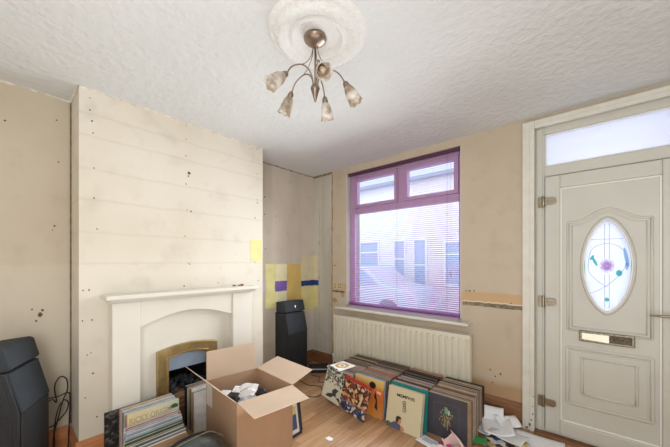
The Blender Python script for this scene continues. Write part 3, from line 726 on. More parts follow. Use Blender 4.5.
# ------------------------------------------------------------------ speakers
def speaker(loc, rotz, label, badge=True):
    """front along +x, width along y; origin at the floor under the front left corner region centre"""
    t = tag(empty('floor_speaker', loc, (0, 0, rotz)), label, 'speaker', None)
    W = .15; kz = .515; dp = .25
    # body: profile in x,z (x=0 knee plane, negative = back)
    bm = bmesh.new(); prism(bm, [(-dp, .035), (0, .035), (0, kz), (-.055, .742), (-dp, .742)], -W, W, 'y'); mesh_obj('cabinet', bm, M_spk, t, .006)
    bm = bmesh.new(); bx(bm, -dp+.01, -.012, -W+.01, W-.01, 0, .035); mesh_obj('plinth', bm, M_black, t, .003)
    bm = bmesh.new(); prism(bm, [(.001, .06), (.008, .06), (.008, kz-.004), (.001, kz-.004)], -W+.006, W-.006, 'y'); mesh_obj('lower_grille', bm, M_spk, t, .002)
    bm = bmesh.new(); prism(bm, [(.001, kz+.004), (.012, kz+.002), (-.044, .738), (-.056, .738)], -W+.004, W-.004, 'y'); mesh_obj('slanted_grille', bm, M_spk2, t, .002)
    bm = bmesh.new(); prism(bm, [(-dp+.03, .752), (-.048, .752), (-.038, .762), (-.066, .872), (-.085, .882), (-dp+.03, .868)], -W, W, 'y'); hp = mesh_obj('tweeter_head', bm, M_spk2, t, .005)
    bm = bmesh.new(); bx(bm, -dp+.05, -.075, -W+.02, W-.02, .742, .752); mesh_obj('head_gap', bm, M_black, t)
    # side insets
    for s in (-1, 1):
        bm = bmesh.new()
        pts = [(-dp+.02, .09), (-.03, .09), (-.03, kz-.02), (-dp+.02, kz-.02)]; prism(bm, pts, s*W, s*(W+.003), 'y')
        pts = [(-dp+.02, kz), (-.028, kz), (-.078, .73), (-dp+.02, .73)]; prism(bm, pts, s*W, s*(W+.003), 'y'); mesh_obj('side_panel', bm, M_spk, t, .002)
    if not badge: return t
    bm = bmesh.new(); M = Matrix.Translation((-.048, 0, .815)) @ Matrix.Rotation(-.25, 4, 'Y')
    bx(bm, 0, .003, -.006, .000, -.018, .014, 0, M); bx(bm, 0, .003, -.010, .010, .000, .006, 0, M); mesh_obj('maker_badge', bm, mat('silver_badge', (200, 204, 210), .3, metal=.7), t)
    return t
speaker((-2.615, 2.335, 0), 0, 'black floor speaker with a small silver badge, standing in the far alcove')
nr = math.atan2(.898, .438)
fr = Vector((-2.36, .08, 0)); to = Vector((-2.63, .21, 0)); mid = (fr+to)/2
speaker((mid.x, mid.y, 0), nr, 'black floor speaker at the left edge of the photo, beside looped cable', False)

# ------------------------------------------------------------------ cables
def cable(pts, label, r=.004, closed=False, n=8):
    bm = bmesh.new(); tube(bm, catmull(pts, n, closed), r, 8, closed); return tag(mesh_obj('cable', bm, M_cable), label, 'cable')
cable([(-2.60,.05,.30),(-2.72,.22,.42),(-2.75,.262,.39),(-2.755,.255,.47),(-2.76,.26,.52),(-2.765,.285,.555),(-2.76,.315,.53),(-2.755,.32,.46),(-2.75,.295,.39),(-2.745,.275,.30),(-2.74,.25,.18),(-2.73,.24,.05),(-2.70,.2,.006)],
      'black cable standing in a tall loop behind the left speaker')
cable([(-2.70,.19,.26),(-2.735,.24,.24),(-2.75,.27,.26),(-2.76,.31,.30),(-2.76,.325,.36),(-2.755,.30,.39),(-2.745,.27,.34),(-2.73,.25,.22),(-2.72,.25,.10),(-2.70,.23,.006),(-2.6,.25,.006)], 'black cable coiled low beside the left speaker, inside the tall loop')
cable([(-2.76,.20,.43),(-2.77,.27,.42),(-2.77,.325,.43),(-2.772,.335,.38),(-2.77,.33,.2),(-2.76,.32,.03),(-2.70,.28,.006)], 'black cable hanging down close to the chimney breast return')
cable([(-2.50,2.44,.006),(-2.44,2.45,.006),(-2.38,2.46,.008),(-2.30,2.36,.006),(-2.22,2.40,.006),(-2.12,2.45,.006)], 'black cable lying on the floor in front of the black media box', .003)
cable([(-2.5,2.25,.006),(-2.32,2.22,.006),(-2.2,2.28,.006),(-2.08,2.20,.006),(-1.99,2.17,.006)], 'black cable snaking from the cardboard box flap to the leaning white record', .003)
cable([(-2.37,2.62,.006),(-2.33,2.55,.02),(-2.27,2.52,.006),(-2.16,2.55,.006),(-2.08,2.62,.006),(-2.18,2.66,.006)], 'thin black cable tangled between the black media box and the records', .003)
cable([(-2.4,2.04,.006),(-2.28,2.06,.006),(-2.15,2.03,.006),(-2.05,2.1,.006),(-2.1,2.3,.006)], 'thin black cable on the boards nearest the cardboard box', .003)
# black media box in the corner
t = tag(empty('media_box', (-2.55, 2.615, 0), (0, 0, math.radians(42))), 'flat black media box with a pale front edge on the floor of the far corner', 'electronics')
bm = bmesh.new(); bx(bm, -.13, .13, -.10, .10, .006, .050); mesh_obj('case', bm, M_black, t, .004)
bm = bmesh.new(); bx(bm, -.126, .126, -.104, -.09, .044, .052); mesh_obj('trim_strip', bm, mat('pale_strip', (206, 210, 216), .35), t, .001)
for sx in (-.1, .1):
    for sy_ in (-.07, .07):
        bm = bmesh.new(); lathe(bm, [(0, 0), (.012, 0), (.012, .006), (0, .006)], 10, Matrix.Translation((sx, sy_, 0))); mesh_obj('foot', bm, M_cable, t)
# ornament: tiny plug adaptor on cables
t = tag(empty('plug_adaptor', (-2.27, 2.62, 0), (0, 0, .5)), 'small black plug adaptor among the cables beside the radiator', 'adaptor')
bm = bmesh.new(); bx(bm, -.035, .035, -.022, .022, 0, .03); mesh_obj('body', bm, M_cable, t, .006)
bm = bmesh.new()
for s in (-.012, .012): bx(bm, .035, .05, s-.003, s+.003, .012, .018)
mesh_obj('pins', bm, M_chrome, t)

# ------------------------------------------------------------------ records
PAL = {'dark brown': (116, 98, 86), 'black': (46, 42, 42), 'cream': (214, 200, 176), 'tan': (176, 148, 120), 'pink': (198, 168, 158), 'grey': (140, 132, 128),
       'rust red': (184, 104, 84), 'orange': (212, 118, 62), 'blue': (84, 104, 140), 'white': (232, 230, 228), 'green': (84, 110, 88), 'olive': (120, 112, 80), 'teal': (30, 138, 134), 'pale blue': (172, 190, 212), 'magenta': (184, 84, 112)}
MREC = {k: mat('sleeve_'+k.replace(' ', '_'), v, .55, var=.2, vscale=18.) for k, v in PAL.items()}
M_inner = mat('inner_sleeve_paper', (226, 216, 200), .8)
M_disc = mat('vinyl', (18, 18, 20), .25)
cache = {}
def sleeve_mesh(colour, T, W=.312, Hh=.312):
    """two cover boards joined at the spine (x=+W/2 side) and bottom, open at the top; faces along -y; origin bottom centre"""
    key = ('s', colour if isinstance(colour, str) else colour.name, T, W, Hh)
    if key not in cache:
        bm = bmesh.new(); b = max(.0009, T*.28)
        bx(bm, -W/2, W/2, -T/2, -T/2+b, 0, Hh); bx(bm, -W/2, W/2, T/2-b, T/2, 0, Hh); bx(bm, W/2-.0015, W/2, -T/2+b, T/2-b, 0, Hh); bx(bm, -W/2, W/2-.0015, -T/2+b, T/2-b, 0, .0015); bx(bm, -W/2, -W/2+.0015, -T/2+b, T/2-b, .0015, Hh)
        me = bpy.data.meshes.new('sleeve'); bmesh.ops.recalc_face_normals(bm, faces=bm.faces[:]); bm.to_mesh(me); bm.free(); me.materials.append(MREC[colour] if isinstance(colour, str) else colour)
        bm = bmesh.new(); bx(bm, -W/2+.003, W/2-.003, -T/2+b+.0003, T/2-b-.0003, .003, Hh-.004)
        mi = bpy.data.meshes.new('inner_sleeve'); bmesh.ops.recalc_face_normals(bm, faces=bm.faces[:]); bm.to_mesh(mi); bm.free(); mi.materials.append(M_inner)
        cache[key] = (me, mi)
    return cache[key]
def record(colour, T, M, label, group=None, W=.312, Hh=.312):
    me, mi = sleeve_mesh(colour, T, W, Hh)
    o = bpy.data.objects.new('vinyl_record', me); COL.objects.link(o); o.matrix_world = M
    c = bpy.data.objects.new('inner_sleeve', mi); COL.objects.link(c); c.parent = o
    return tag(o, label, 'record', group)
def TM(x, y, z, rz=0., rx=0., ry=0.): return Matrix.Translation((x, y, z)) @ Matrix.Rotation(rz, 4, 'Z') @ Matrix.Rotation(ry, 4, 'Y') @ Matrix.Rotation(rx, 4, 'X')

rowname = ['leftmost radiator row', 'second radiator row from left', 'third radiator row from left', 'rightmost radiator row']
cols = {  # (x centre front, x centre back, y front start)
    0: (-1.803, -1.815, 2.135), 1: (-1.487, -1.495, 2.205), 2: (-1.145, -1.165, 2.265), 3: (-.818, -.828, 2.262)}
mixes = {
    (0, 0): ['grey', 'dark brown', 'black', 'tan', 'grey', 'pink'], (0, 1): ['dark brown', 'tan', 'grey', 'dark brown', 'black', 'cream'],
    (1, 0): ['grey', 'tan', 'cream', 'rust red', 'rust red', 'dark brown'], (1, 1): ['dark brown', 'black', 'tan', 'grey', 'pink', 'dark brown'],
    (2, 0): ['black', 'dark brown', 'tan', 'dark brown', 'pink', 'grey'], (2, 1): ['black', 'black', 'olive', 'black', 'cream', 'orange'],
    (3, 0): ['tan', 'cream', 'dark brown', 'tan', 'pink', 'grey'], (3, 1): ['pink', 'tan', 'black', 'cream', 'grey', 'black']}
for c in range(4):
    xf, xb_, y0 = cols[c]
    for half in (0, 1):
        ya, yb = (y0, 2.462) if half == 0 else (2.485, 2.668)
        xc = xf if half == 0 else xb_
        y = ya; seq = []
        while y < yb-.006:
            T = random.choice([.0055, .0075, .0075, .0095]); seq.append((y+T/2, T)); y += T+random.uniform(.0008, .0035)
        n = len(seq); mx = mixes[(c, half)]
        for i, (yy, T) in enumerate(seq):
            pos = i/max(1, n-1)
            if (c, half) == (1, 0): colr = 'rust red' if .55 < pos < .72 else random.choice(['grey', 'tan', 'cream', 'dark brown'])
            elif (c, half) == (2, 1): colr = 'orange' if pos > .93 else 'tan' if pos > .7 else random.choice(['black', 'black', 'dark brown'])
            elif (c, half) == (3, 1): colr = 'black' if pos > .85 else random.choice(mx)
            elif (c, half) == (3, 0): colr = 'tan' if pos < .08 else random.choice(mx)
            else: colr = random.choice(mx)
            dz = random.choice([0, 0, 0, -.003, .003]); W = .312 if dz <= 0 else .308
            where = ('front' if half == 0 else 'back')+' block of the '+rowname[c]
            record(colr, T, TM(xc+random.uniform(-.006, .006), yy, 0, random.uniform(-.006, .006)), f'{colr} record sleeve in the {where}', f'{colr} records, {where}', W, .312+dz)

# --- leaning and facing covers
def deco(o, name, mesh_bm, m): return mesh_obj(name, mesh_bm, m, o)
# beige cover with lettering
M_beige = mat('beige_cover', (216, 207, 176), .5, var=.12, vscale=7., vrgb=(206, 176, 130))
o = record(M_beige, .008, TM(-1.128, 2.108, .001, 0, math.radians(-11)), 'beige record cover with black capital lettering and a man in the lower corner', W=.300, Hh=.318)
FR = Matrix(((1, 0, 0, 0), (0, 0, -1, -.0042), (0, 1, 0, 0), (0, 0, 0, 1)))      # text plane -> cover face
M_ink = mat('black_ink', (30, 30, 28), .6)
text_mesh('cover_lettering', 'MEMPHIS', .034, M_ink, o, FR @ Matrix.Translation((.008, .25, .0005)), .155)
bm = bmesh.new()
for (cx_, cz_, r_) in ((.000, .215, .014), (.002, .189, .012), (.006, .163, .015)):
    tube(bm, [(cx_+r_*math.cos(2*PI*i/14), -.0045, cz_+r_*math.sin(2*PI*i/14)) for i in range(14)], .0022, 5, True)
    tube(bm, [(cx_-r_*.5, -.0045, cz_-r_*.4), (cx_+r_*.6, -.0045, cz_+r_*.3)], .002, 5)
deco(o, 'cover_ornament', bm, M_ink)
def flat(bm, pts, y=-.0042, t=.0006, mi=0): prism(bm, pts, y, y-t, 'y', mi)
def ell(cx_, cz_, a, b, k=20, ph=0): return [(cx_+a*math.cos(2*PI*i/k+ph), cz_+b*math.sin(2*PI*i/k+ph)) for i in range(k)]
bm = bmesh.new()
flat(bm, [(-.125, .002), (.035, .002), (.03, .04), (-.005, .075), (-.05, .082), (-.09, .05)], mi=0)
flat(bm, [(-.149, .002), (-.115, .002), (-.09, .03), (-.10, .055), (-.13, .062), (-.149, .045)], -.0044, mi=3)
flat(bm, ell(-.005, .10, .026, .036), -.0050, mi=1); flat(bm, [(.018, .01), (.045, .002), (.062, .02), (.045, .05), (.02, .055)], -.0050, mi=1)
flat(bm, [(-.04, .09), (-.038, .13), (-.02, .15), (.012, .146), (.022, .125), (.0, .122), (-.01, .10), (-.018, .07)], -.0056, mi=2)
flat(bm, ell(.006, .112, .004, .003, 8), -.0058, mi=2)
for v in bm.verts: v.co.x = -.149+(v.co.x+.149)*.80; v.co.z *= .70
deco(o, 'cover_portrait', bm, [mat('slate_suit', (86, 92, 118), .6), mat('skin_print', (204, 142, 108), .6), mat('brown_hair_print', (58, 42, 36), .6), mat('green_print', (96, 96, 66), .6)])
record('cream', .006, TM(-1.128, 2.140, .001, 0, math.radians(-11)), 'cream record sleeve standing directly behind the beige lettered cover', W=.305, Hh=.314)
record('teal', .014, TM(-1.127, 2.195, .001, 0, math.radians(-7)), 'thick teal record sleeve behind the beige lettered cover', W=.325, Hh=.325)
# charcoal cover with ornament
M_char = mat('charcoal_cover', (76, 76, 86), .5, var=.2, vscale=8.)
o = record(M_char, .012, TM(-.828, 2.245, 0, 0, 0), 'charcoal record cover with a small gold and green figure, facing out of the rightmost row', W=.30, Hh=.318)
bm = bmesh.new(); yb = -.0062
for pts in ([(-.10, .06), (-.10, .255), (-.092, .262), (-.092, .06)], [(.10, .06), (.10, .255), (.092, .262), (.092, .06)]): flat(bm, pts, yb, mi=0)
flat(bm, [(-.10, .262), (-.06, .268), (0, .27), (.06, .268), (.10, .262), (.10, .256), (0, .262), (-.10, .256)], yb, mi=0)
deco(o, 'cover_border', bm, mat('dull_grey_border', (82, 82, 90), .6))
bm = bmesh.new(); rnd = random.Random(4)
for i in range(64):
    a = rnd.uniform(0, 2*PI); q = rnd.random()**.7; cx_ = .055*q*math.cos(a); cz_ = .165+.075*q*math.sin(a)
    flat(bm, ell(cx_, cz_, rnd.uniform(.002, .006), rnd.uniform(.003, .009), 7), yb-.0002*i/10, mi=rnd.choice([0, 0, 1, 2]))
flat(bm, [(-.008, .19), (.012, .19), (.022, .22), (.004, .245), (-.012, .225)], yb-.002, mi=1); flat(bm, [(.018, .18), (.03, .2), (.026, .225), (.014, .215)], yb-.002, mi=3)
flat(bm, [(-.012, .085), (-.006, .085), (-.004, .15), (-.012, .15)], yb-.002, mi=0); flat(bm, [(.008, .07), (.014, .07), (.014, .14), (.006, .14)], yb-.002, mi=0)
deco(o, 'cover_figure', bm, [mat('gold_print', (176, 150, 96), .5), mat('green_print', (120, 176, 130), .5), mat('rose_print', (150, 98, 92), .5), mat('pale_print', (214, 214, 200), .5)])
# three visible right edge tan sleeves already filed in (3,0)
# orange cover
def grad_mat(name, stops, axis=2, lo=0, hi=.31):
    m = bpy.data.materials.new(name); m.use_nodes = True; nt = m.node_tree; n = nt.nodes; l = nt.links; b = n['Principled BSDF']; b.inputs['Roughness'].default_value = .5
    tc = n.new('ShaderNodeTexCoord'); sp = n.new('ShaderNodeSeparateXYZ'); l.new(tc.outputs['Object'], sp.inputs[0])
    mr = n.new('ShaderNodeMapRange'); mr.inputs['From Min'].default_value = lo; mr.inputs['From Max'].default_value = hi; l.new(sp.outputs[axis], mr.inputs['Value'])
    r = n.new('ShaderNodeValToRGB'); l.new(mr.outputs[0], r.inputs[0])
    while len(r.color_ramp.elements) < len(stops): r.color_ramp.elements.new(.5)
    for e, (p, c) in zip(r.color_ramp.elements, stops): e.position = p; e.color = (*lin(c), 1)
    l.new(r.outputs[0], b.inputs['Base Color']); return m
o = record(grad_mat('orange_cover', [(0, (216, 150, 76)), (.45, (206, 116, 50)), (.75, (222, 120, 62)), (.85, (222, 180, 96)), (1, (226, 200, 130))]), .009,
           TM(-1.487, 2.150, 0.0005, 0, math.radians(-5)), 'orange record cover facing out behind the patchwork cover', W=.306, Hh=.314)
bm = bmesh.new(); flat(bm, ell(.04, .262, .034, .030), -.0048, mi=0); flat(bm, [(.06, .17), (.08, .14), (.07, .08), (.10, .06), (.09, .15), (.075, .22)], -.0048, mi=0); deco(o, 'cover_portrait', bm, M_ink)
bm = bmesh.new(); flat(bm, [(.085, .205), (.128, .200), (.128, .220), (.085, .225)], -.0049); deco(o, 'cover_sticker', bm, mat('pale_sticker', (240, 214, 196), .5))
record('pale blue', .006, TM(-1.487, 2.170, 0.0005, 0, math.radians(-4.5)), 'pale blue grey record sleeve just behind the orange cover', W=.309, Hh=.317)

# patchwork cover (bright mosaic of shapes)
def mosaic_mat(name, cols_, scale=42., top=None):
    m = bpy.data.materials.new(name); m.use_nodes = True; nt = m.node_tree; n = nt.nodes; l = nt.links; b = n['Principled BSDF']; b.inputs['Roughness'].default_value = .5
    tc = n.new('ShaderNodeTexCoord'); v = n.new('ShaderNodeTexVoronoi'); v.inputs['Scale'].default_value = scale; l.new(tc.outputs['Object'], v.inputs['Vector'])
    sp = n.new('ShaderNodeSeparateColor'); l.new(v.outputs['Color'], sp.inputs[0]); sz = n.new('ShaderNodeSeparateXYZ'); l.new(tc.outputs['Object'], sz.inputs[0])
    def ramp(cl):
        r = n.new('ShaderNodeValToRGB'); r.color_ramp.interpolation = 'CONSTANT'
        while len(r.color_ramp.elements) < len(cl): r.color_ramp.elements.new(.5)
        for i, (e, c) in enumerate(zip(r.color_ramp.elements, cl)): e.position = i/len(cl); e.color = (*lin(c), 1)
        l.new(sp.outputs[0], r.inputs[0]); return r.outputs[0]
    out = ramp(cols_)
    if top:
        for (z0, z1, cl) in top:
            o2 = ramp(cl); mr = n.new('ShaderNodeMapRange'); mr.inputs['From Min'].default_value = z0; mr.inputs['From Max'].default_value = z1; l.new(sz.outputs[2], mr.inputs['Value'])
            mx = n.new('ShaderNodeMix'); mx.data_type = 'RGBA'; l.new(mr.outputs[0], mx.inputs['Factor']); l.new(out, mx.inputs['A']); l.new(o2, mx.inputs['B']); out = mx.outputs['Result']
    l.new(out, b.inputs['Base Color']); return m
M_mos = mosaic_mat('patchwork_cover', [(44, 56, 96), (206, 196, 176), (60, 72, 112), (30, 34, 50), (150, 120, 110)], 48.,
                   [(.07, .10, [(96, 52, 46), (222, 196, 140), (52, 34, 40), (206, 150, 96), (60, 48, 70), (120, 62, 52)]), (.255, .265, [(176, 52, 46), (158, 42, 42), (190, 70, 52), (176, 52, 46)])])
def leaning(x, y, tilt, lean):
    """lean: back towards +y; tilt: roll in the cover plane, lowest corner kept on the floor"""
    R = Matrix.Rotation(math.radians(-lean), 4, 'X') @ Matrix.Rotation(math.radians(tilt), 4, 'Y')
    cs = [R @ Vector((sx*.154, sy_*.004, 0)) for sx in (-1, 1) for sy_ in (-1, 1)]
    return Matrix.Translation((x, y, -min(c.z for c in cs)+.0005)) @ R
o = record(M_mos, .006, leaning(-1.575, 2.015, 9, 12), 'busy multicoloured record cover with a red top band, leaning against the orange cover', W=.29, Hh=.29)
# white cover with dark plants
o = record(mat('ivory_cover', (222, 218, 198), .5, var=.08, vscale=8.), .006, leaning(-1.835, 2.070, 10, 9), 'ivory record cover with dark ink drawing leaning at the left end of the rows', W=.29, Hh=.30)
bm = bmesh.new(); rnd = random.Random(8)
for i in range(230):
    cx_ = rnd.uniform(-.138, .138); cz_ = .15+.145*(1-rnd.random()**1.6)
    if cz_ < .16 and abs(cx_) < .05: continue
    flat(bm, ell(cx_, cz_, rnd.uniform(.003, .012), rnd.uniform(.004, .014), 7, rnd.random()), -.0031-i*.000004, .0003, mi=rnd.choice([0, 0, 1, 1, 2]))
flat(bm, [(-.10, .02), (-.03, .03), (.0, .06), (.03, .055), (.02, .09), (.045, .125), (.0, .13), (-.03, .10), (-.02, .075), (-.07, .055)], -.0036)
flat(bm, [(.03, .05), (.10, .02), (.12, .03), (.06, .065)], -.0036); flat(bm, [(-.09, .05), (-.06, .045), (-.05, .06)], -.0036)
deco(o, 'cover_drawing', bm, [mat('dark_green_ink', (58, 64, 60), .6), mat('grey_green_ink', (112, 116, 104), .6), mat('soft_grey_ink', (150, 150, 138), .6)])
# seven inch single lying on top
t = tag(empty('single_sleeve', (-1.85, 2.235, .3165), (0, 0, math.radians(-8))), 'white square single sleeve with a gold ring lying on top of the leftmost record row', 'record')
bm = bmesh.new(); bx(bm, -.092, .092, -.12, .10, 0, .006); mesh_obj('sleeve', bm, mat('white_sleeve', (244, 242, 236), .5), t, .001)
bm = bmesh.new(); lathe(bm, [(.036, .0062), (.036, .0072), (.068, .0072), (.068, .0062)], 40); mesh_obj('gold_ring', bm, mat('gold_ring_print', (206, 160, 84), .4, var=.5, vscale=40., vrgb=(236, 206, 150)), t)
bm = bmesh.new(); lathe(bm, [(.0, .0068), (.016, .0068), (.016, .0062)], 20); mesh_obj('ring_centre', bm, mat('brown_print', (176, 122, 72), .4), t)

# --- records by the hearth, faces towards +x
RZ = PI/2
def hrec(colour, T, x, y, z, label, group=None, lean=0., W=.312, Hh=.312, rz=0.):
    M = Matrix.Translation((x, y, z)) @ Matrix.Rotation(RZ+rz, 4, 'Z') @ Matrix.Rotation(math.radians(-lean), 4, 'X')
    return record(colour, T, M, label, group, W, Hh)
o = hrec(mosaic_mat('black_speckled_cover', [(26, 26, 28), (30, 30, 32), (60, 56, 56), (28, 28, 30), (96, 92, 90)], 60.), .014, -2.402, .625, .05, 'black speckled record sleeve at the chimney end of the hearth records, sticking out', W=.335, Hh=.305)
x = -2.390; seqA = []
colsA = ['tan', 'dark brown', 'pink', 'cream', 'tan', 'white', 'cream', 'white', 'grey', 'pink', 'white', 'blue', 'white', 'pale blue', 'white', 'cream', 'tan', 'tan']
for i, cl in enumerate(colsA):
    T = random.choice([.0055, .0075]); x += T/2+.0012
    hrec(cl, T, x, .695+random.uniform(-.006, .006), .05, f'{cl} record sleeve standing on the hearth behind the yellow lettered cover', f'{cl} records on the hearth', W=.312, Hh=random.choice([.308, .312, .315])); x += T/2
xl = x+.008
M_yel = grad_mat('yellow_cover', [(0, (238, 220, 170)), (.5, (240, 232, 200)), (1, (214, 226, 204))], 0, -.156, .156)
o = hrec(M_yel, .008, xl+.012, .70, .05, 'pale yellow record cover with faint brown lettering on the hearth', lean=3, Hh=.318)
text_mesh('cover_lettering', 'RICKY ORIGIN', .05, mat('tan_print', (206, 184, 140), .6), o, Matrix(((1, 0, 0, 0), (0, 0, -1, -.0042), (0, 1, 0, 0), (0, 0, 0, 1))) @ Matrix.Translation((-.02, .252, .0005)), .25)
bm = bmesh.new(); flat(bm, [(.08, .262), (.10, .285), (.13, .292), (.15, .28), (.15, .262)], -.0042); deco(o, 'cover_print', bm, mat('dark_green_print', (74, 96, 66), .6))
x = -2.185
colsB = ['white', 'magenta', 'white', 'white', 'magenta', 'white', 'white', 'pale blue', 'white', 'white', 'pale blue', 'white', 'grey', 'white', 'pale blue', 'white', 'white', 'green', 'cream', 'white', 'green', 'black', 'cream', 'grey', 'dark brown', 'white', 'grey', 'green', 'cream', 'black', 'white', 'pale blue', 'grey', 'green', 'white', 'tan', 'orange', 'tan']
for i, cl in enumerate(colsB):
    T = random.choice([.0055, .0075, .0095]); x += T/2+random.uniform(.001, .003)
    hrec(cl, T, x, .672-.25*(x+2.16)+random.uniform(-.010, .010), 0, f'{cl} record sleeve standing on the floor in front of the hearth', f'{cl} records in front of the hearth', Hh=random.choice([.308, .312, .315])); x += T/2
# second little row before the fire
x = -2.452; x = -2.440
colsC = ['white', 'black', 'black', 'white', 'tan', 'dark brown', 'white', 'white', 'tan', 'white', 'olive', 'white', 'white', 'white', 'tan', 'white', 'black', 'white']
for i, cl in enumerate(colsC):
    T = random.choice([.0075, .0095]); x += T/2+.0015
    o = hrec(cl, T, x, 1.135+random.uniform(-.008, .008), .05, f'{cl} record sleeve standing on the hearth between the brass fire and the cardboard box', f'{cl} records beside the cardboard box', Hh=random.choice([.308, .312, .315]) if i < 12 else .30); x += T/2

# ------------------------------------------------------------------ cardboard box
bxo = tag(empty('cardboard_box', (-1.93, 1.22, 0)), 'open brown cardboard box with its flaps folded up, beside the hearth', 'box')
bI = Matrix.Translation(-Vector(bxo.location))
A_, B_, C_, D_ = Vector((-2.19, 1.035, 0)), Vector((-1.70, 1.002, 0)), Vector((-2.15, 1.44, 0)), Vector((-1.655, 1.418, 0))
BH = .442
A_, B_, D_, C_ = [Vector((p.x, p.y, 0)) for p in (Vector((-2.205, 1.04, 0)), Vector((-1.706, 1.005, 0)), Vector((-1.652, 1.424, 0)), Vector((-2.150, 1.452, 0)))]
def card_panel(bm, p, q, z0, z1, t=.0045):
    d = (q-p).normalized(); n = Vector((-d.y, d.x, 0))*t
    vs = [p, q, q+n, p+n]; prism(bm, [(v.x, v.y) for v in vs], z0, z1, 'z')
bm = bmesh.new()
for p, q in ((A_, B_), (B_, D_), (D_, C_), (C_, A_)): card_panel(bm, p, q, .002, BH)
cen = (A_+B_+C_+D_)/4
prism(bm, [(v.x, v.y) for v in (A_, B_, D_, C_)], 0, .004, 'z')
o = mesh_obj('box_body', bm, M_card, bxo); o.matrix_parent_inverse = bI
def flap(p, q, outv, L, ang, name='flap', notch=.012):
    """hinged on rim edge p-q; outv outward unit; ang above horizontal"""
    a = math.radians(ang); d = Vector(outv).normalized()*math.cos(a)+Vector((0, 0, math.sin(a)))
    e = (q-p).normalized(); p = p+Vector((0, 0, BH+.001)); q = q+Vector((0, 0, BH+.001)); n = d.cross(e).normalized()*.0022
    c = [p+e*.004, q-e*.004, q-e*notch+d*L, p+e*notch+d*L]
    bm = bmesh.new(); lo = [bm.verts.new(v-n) for v in c]; hi = [bm.verts.new(v+n) for v in c]
    bm.faces.new(lo[::-1]); bm.faces.new(hi)
    for i in range(4): bm.faces.new([lo[i], lo[(i+1) % 4], hi[(i+1) % 4], hi[i]])
    o = mesh_obj(name, bm, M_cardin, bxo); o.matrix_parent_inverse = bI
flap(C_, A_, (-1, .1, 0), .215, 83)
flap(D_, C_, (.03, 1, 0), .215, 14)
flap(B_, D_, (1, -.12, 0), .215, -5)
flap(A_, B_, (-.05, -1, 0), .215, 45)
bm = bmesh.new(); e = (B_-A_).normalized()
nA = Vector((e.y, -e.x, 0))*.0008
vs = [A_+e*.012+nA, A_+e*.115+nA]
prism(bm, [(vs[0].x, vs[0].y), (vs[1].x, vs[1].y), ((vs[1]+nA).x, (vs[1]+nA).y), ((vs[0]+nA).x, (vs[0]+nA).y)], .275, BH-.006, 'z')
o = mesh_obj('box_label', bm, M_label, bxo); o.matrix_parent_inverse = bI
# contents
t = tag(empty('crumpled_paper', (-1.98, 1.2, .31)), 'white crumpled packing paper inside the cardboard box', 'paper')
def crumple(name, parent, w, d, amp, m, seed, nx=9, loc=(0, 0, 0), rz=0., tilt=(0, 0)):
    rnd = random.Random(seed); bm = bmesh.new(); g = []
    for i in range(nx+1):
        row = []
        for j in range(nx+1):
            u, v = i/nx-.5, j/nx-.5; row.append(bm.verts.new((u*w, v*d, rnd.uniform(0, amp)+tilt[0]*u+tilt[1]*v)))
        g.append(row)
    for i in range(nx):
        for j in range(nx): bm.faces.new([g[i][j], g[i+1][j], g[i+1][j+1]]); bm.faces.new([g[i][j], g[i+1][j+1], g[i][j+1]])
    o = mesh_obj(name, bm, m, parent, solid=.001); o.location = loc; o.rotation_euler = (0, 0, rz); return o
crumple('sheet', t, .30, .24, .04, M_paper2, 3, 9, (.04, .02, -.03), .1)
crumple('sheet', t, .20, .10, .03, M_paper, 5, 6, (.0, .03, .05), .5, (.04, .05))
t = tag(empty('headset', (-1.86, 1.30, .36), (0, 0, 0)), 'black and grey round headset cup lying in the cardboard box', 'headset')
bm = bmesh.new(); M = Matrix.Rotation(1.2, 4, 'X') @ Matrix.Rotation(.4, 4, 'Y'); lathe(bm, [(0, -.02), (.03, -.02), (.04, -.01), (.042, .01), (.034, .022), (0, .022)], 24, M); mesh_obj('ear_cup', bm, M_cable, t)
bm = bmesh.new(); tube(bm, catmull([(-.01, 0, 0), (-.06, -.02, .02), (-.11, -.05, .02), (-.15, -.08, -.005)]), .012, 8); mesh_obj('band', bm, mat('pale_band', (206, 198, 190), .5), t)
t = tag(empty('black_case', (-2.03, 1.13, .345), (0, 0, .6)), 'small black case with a white lid corner inside the cardboard box', 'case')
bm = bmesh.new(); bx(bm, -.07, .07, -.04, .04, -.04, .02); mesh_obj('body', bm, M_black, t, .01)
bm = bmesh.new(); bx(bm, -.072, .0, -.042, .042, .02, .03); mesh_obj('lid', bm, mat('white_plastic', (226, 222, 224), .4), t, .004)

# picture frames behind the box
for i, (x, y, lab) in enumerate(((-1.718, 1.51, 'dark blue picture frame nearest the cardboard box corner'), (-1.752, 1.545, 'black picture frame standing behind the blue picture frame'))):
    t = tag(empty('picture_frame', (x, y, 0), (0, 0, RZ)), lab+', on the floor', 'picture frame')
    R = Matrix.Rotation(math.radians(-9), 4, 'X'); w, h = (.09, .29)
    bm = bmesh.new()
    for b in ((-w/2-.02, -w/2, -.008, .008, 0, h), (w/2, w/2+.02, -.008, .008, 0, h), (-w/2, w/2, -.008, .008, 0, .02), (-w/2, w/2, -.008, .008, h-.02, h)): bx(bm, *b, 0, R)
    mesh_obj('frame', bm, mat('frame_paint', (44, 50, 66) if i == 0 else (28, 28, 30), .4), t, .002)
    bm = bmesh.new(); bx(bm, -w/2, w/2, .0, .006, .02, h-.02, 0, R); mesh_obj('mount', bm, mat('print', (228, 226, 216), .6), t)
    bm = bmesh.new(); bx(bm, -w/2+.02, w/2-.02, -.002, .0, .05, .16, 0, R); bx(bm, -w/2+.02, w/2-.02, -.002, .0, .16, .22, 1, R); mesh_obj('picture', bm, [mat('blue_print', (70, 84, 130), .6), mat('yellow_print', (206, 192, 130), .6)], t)
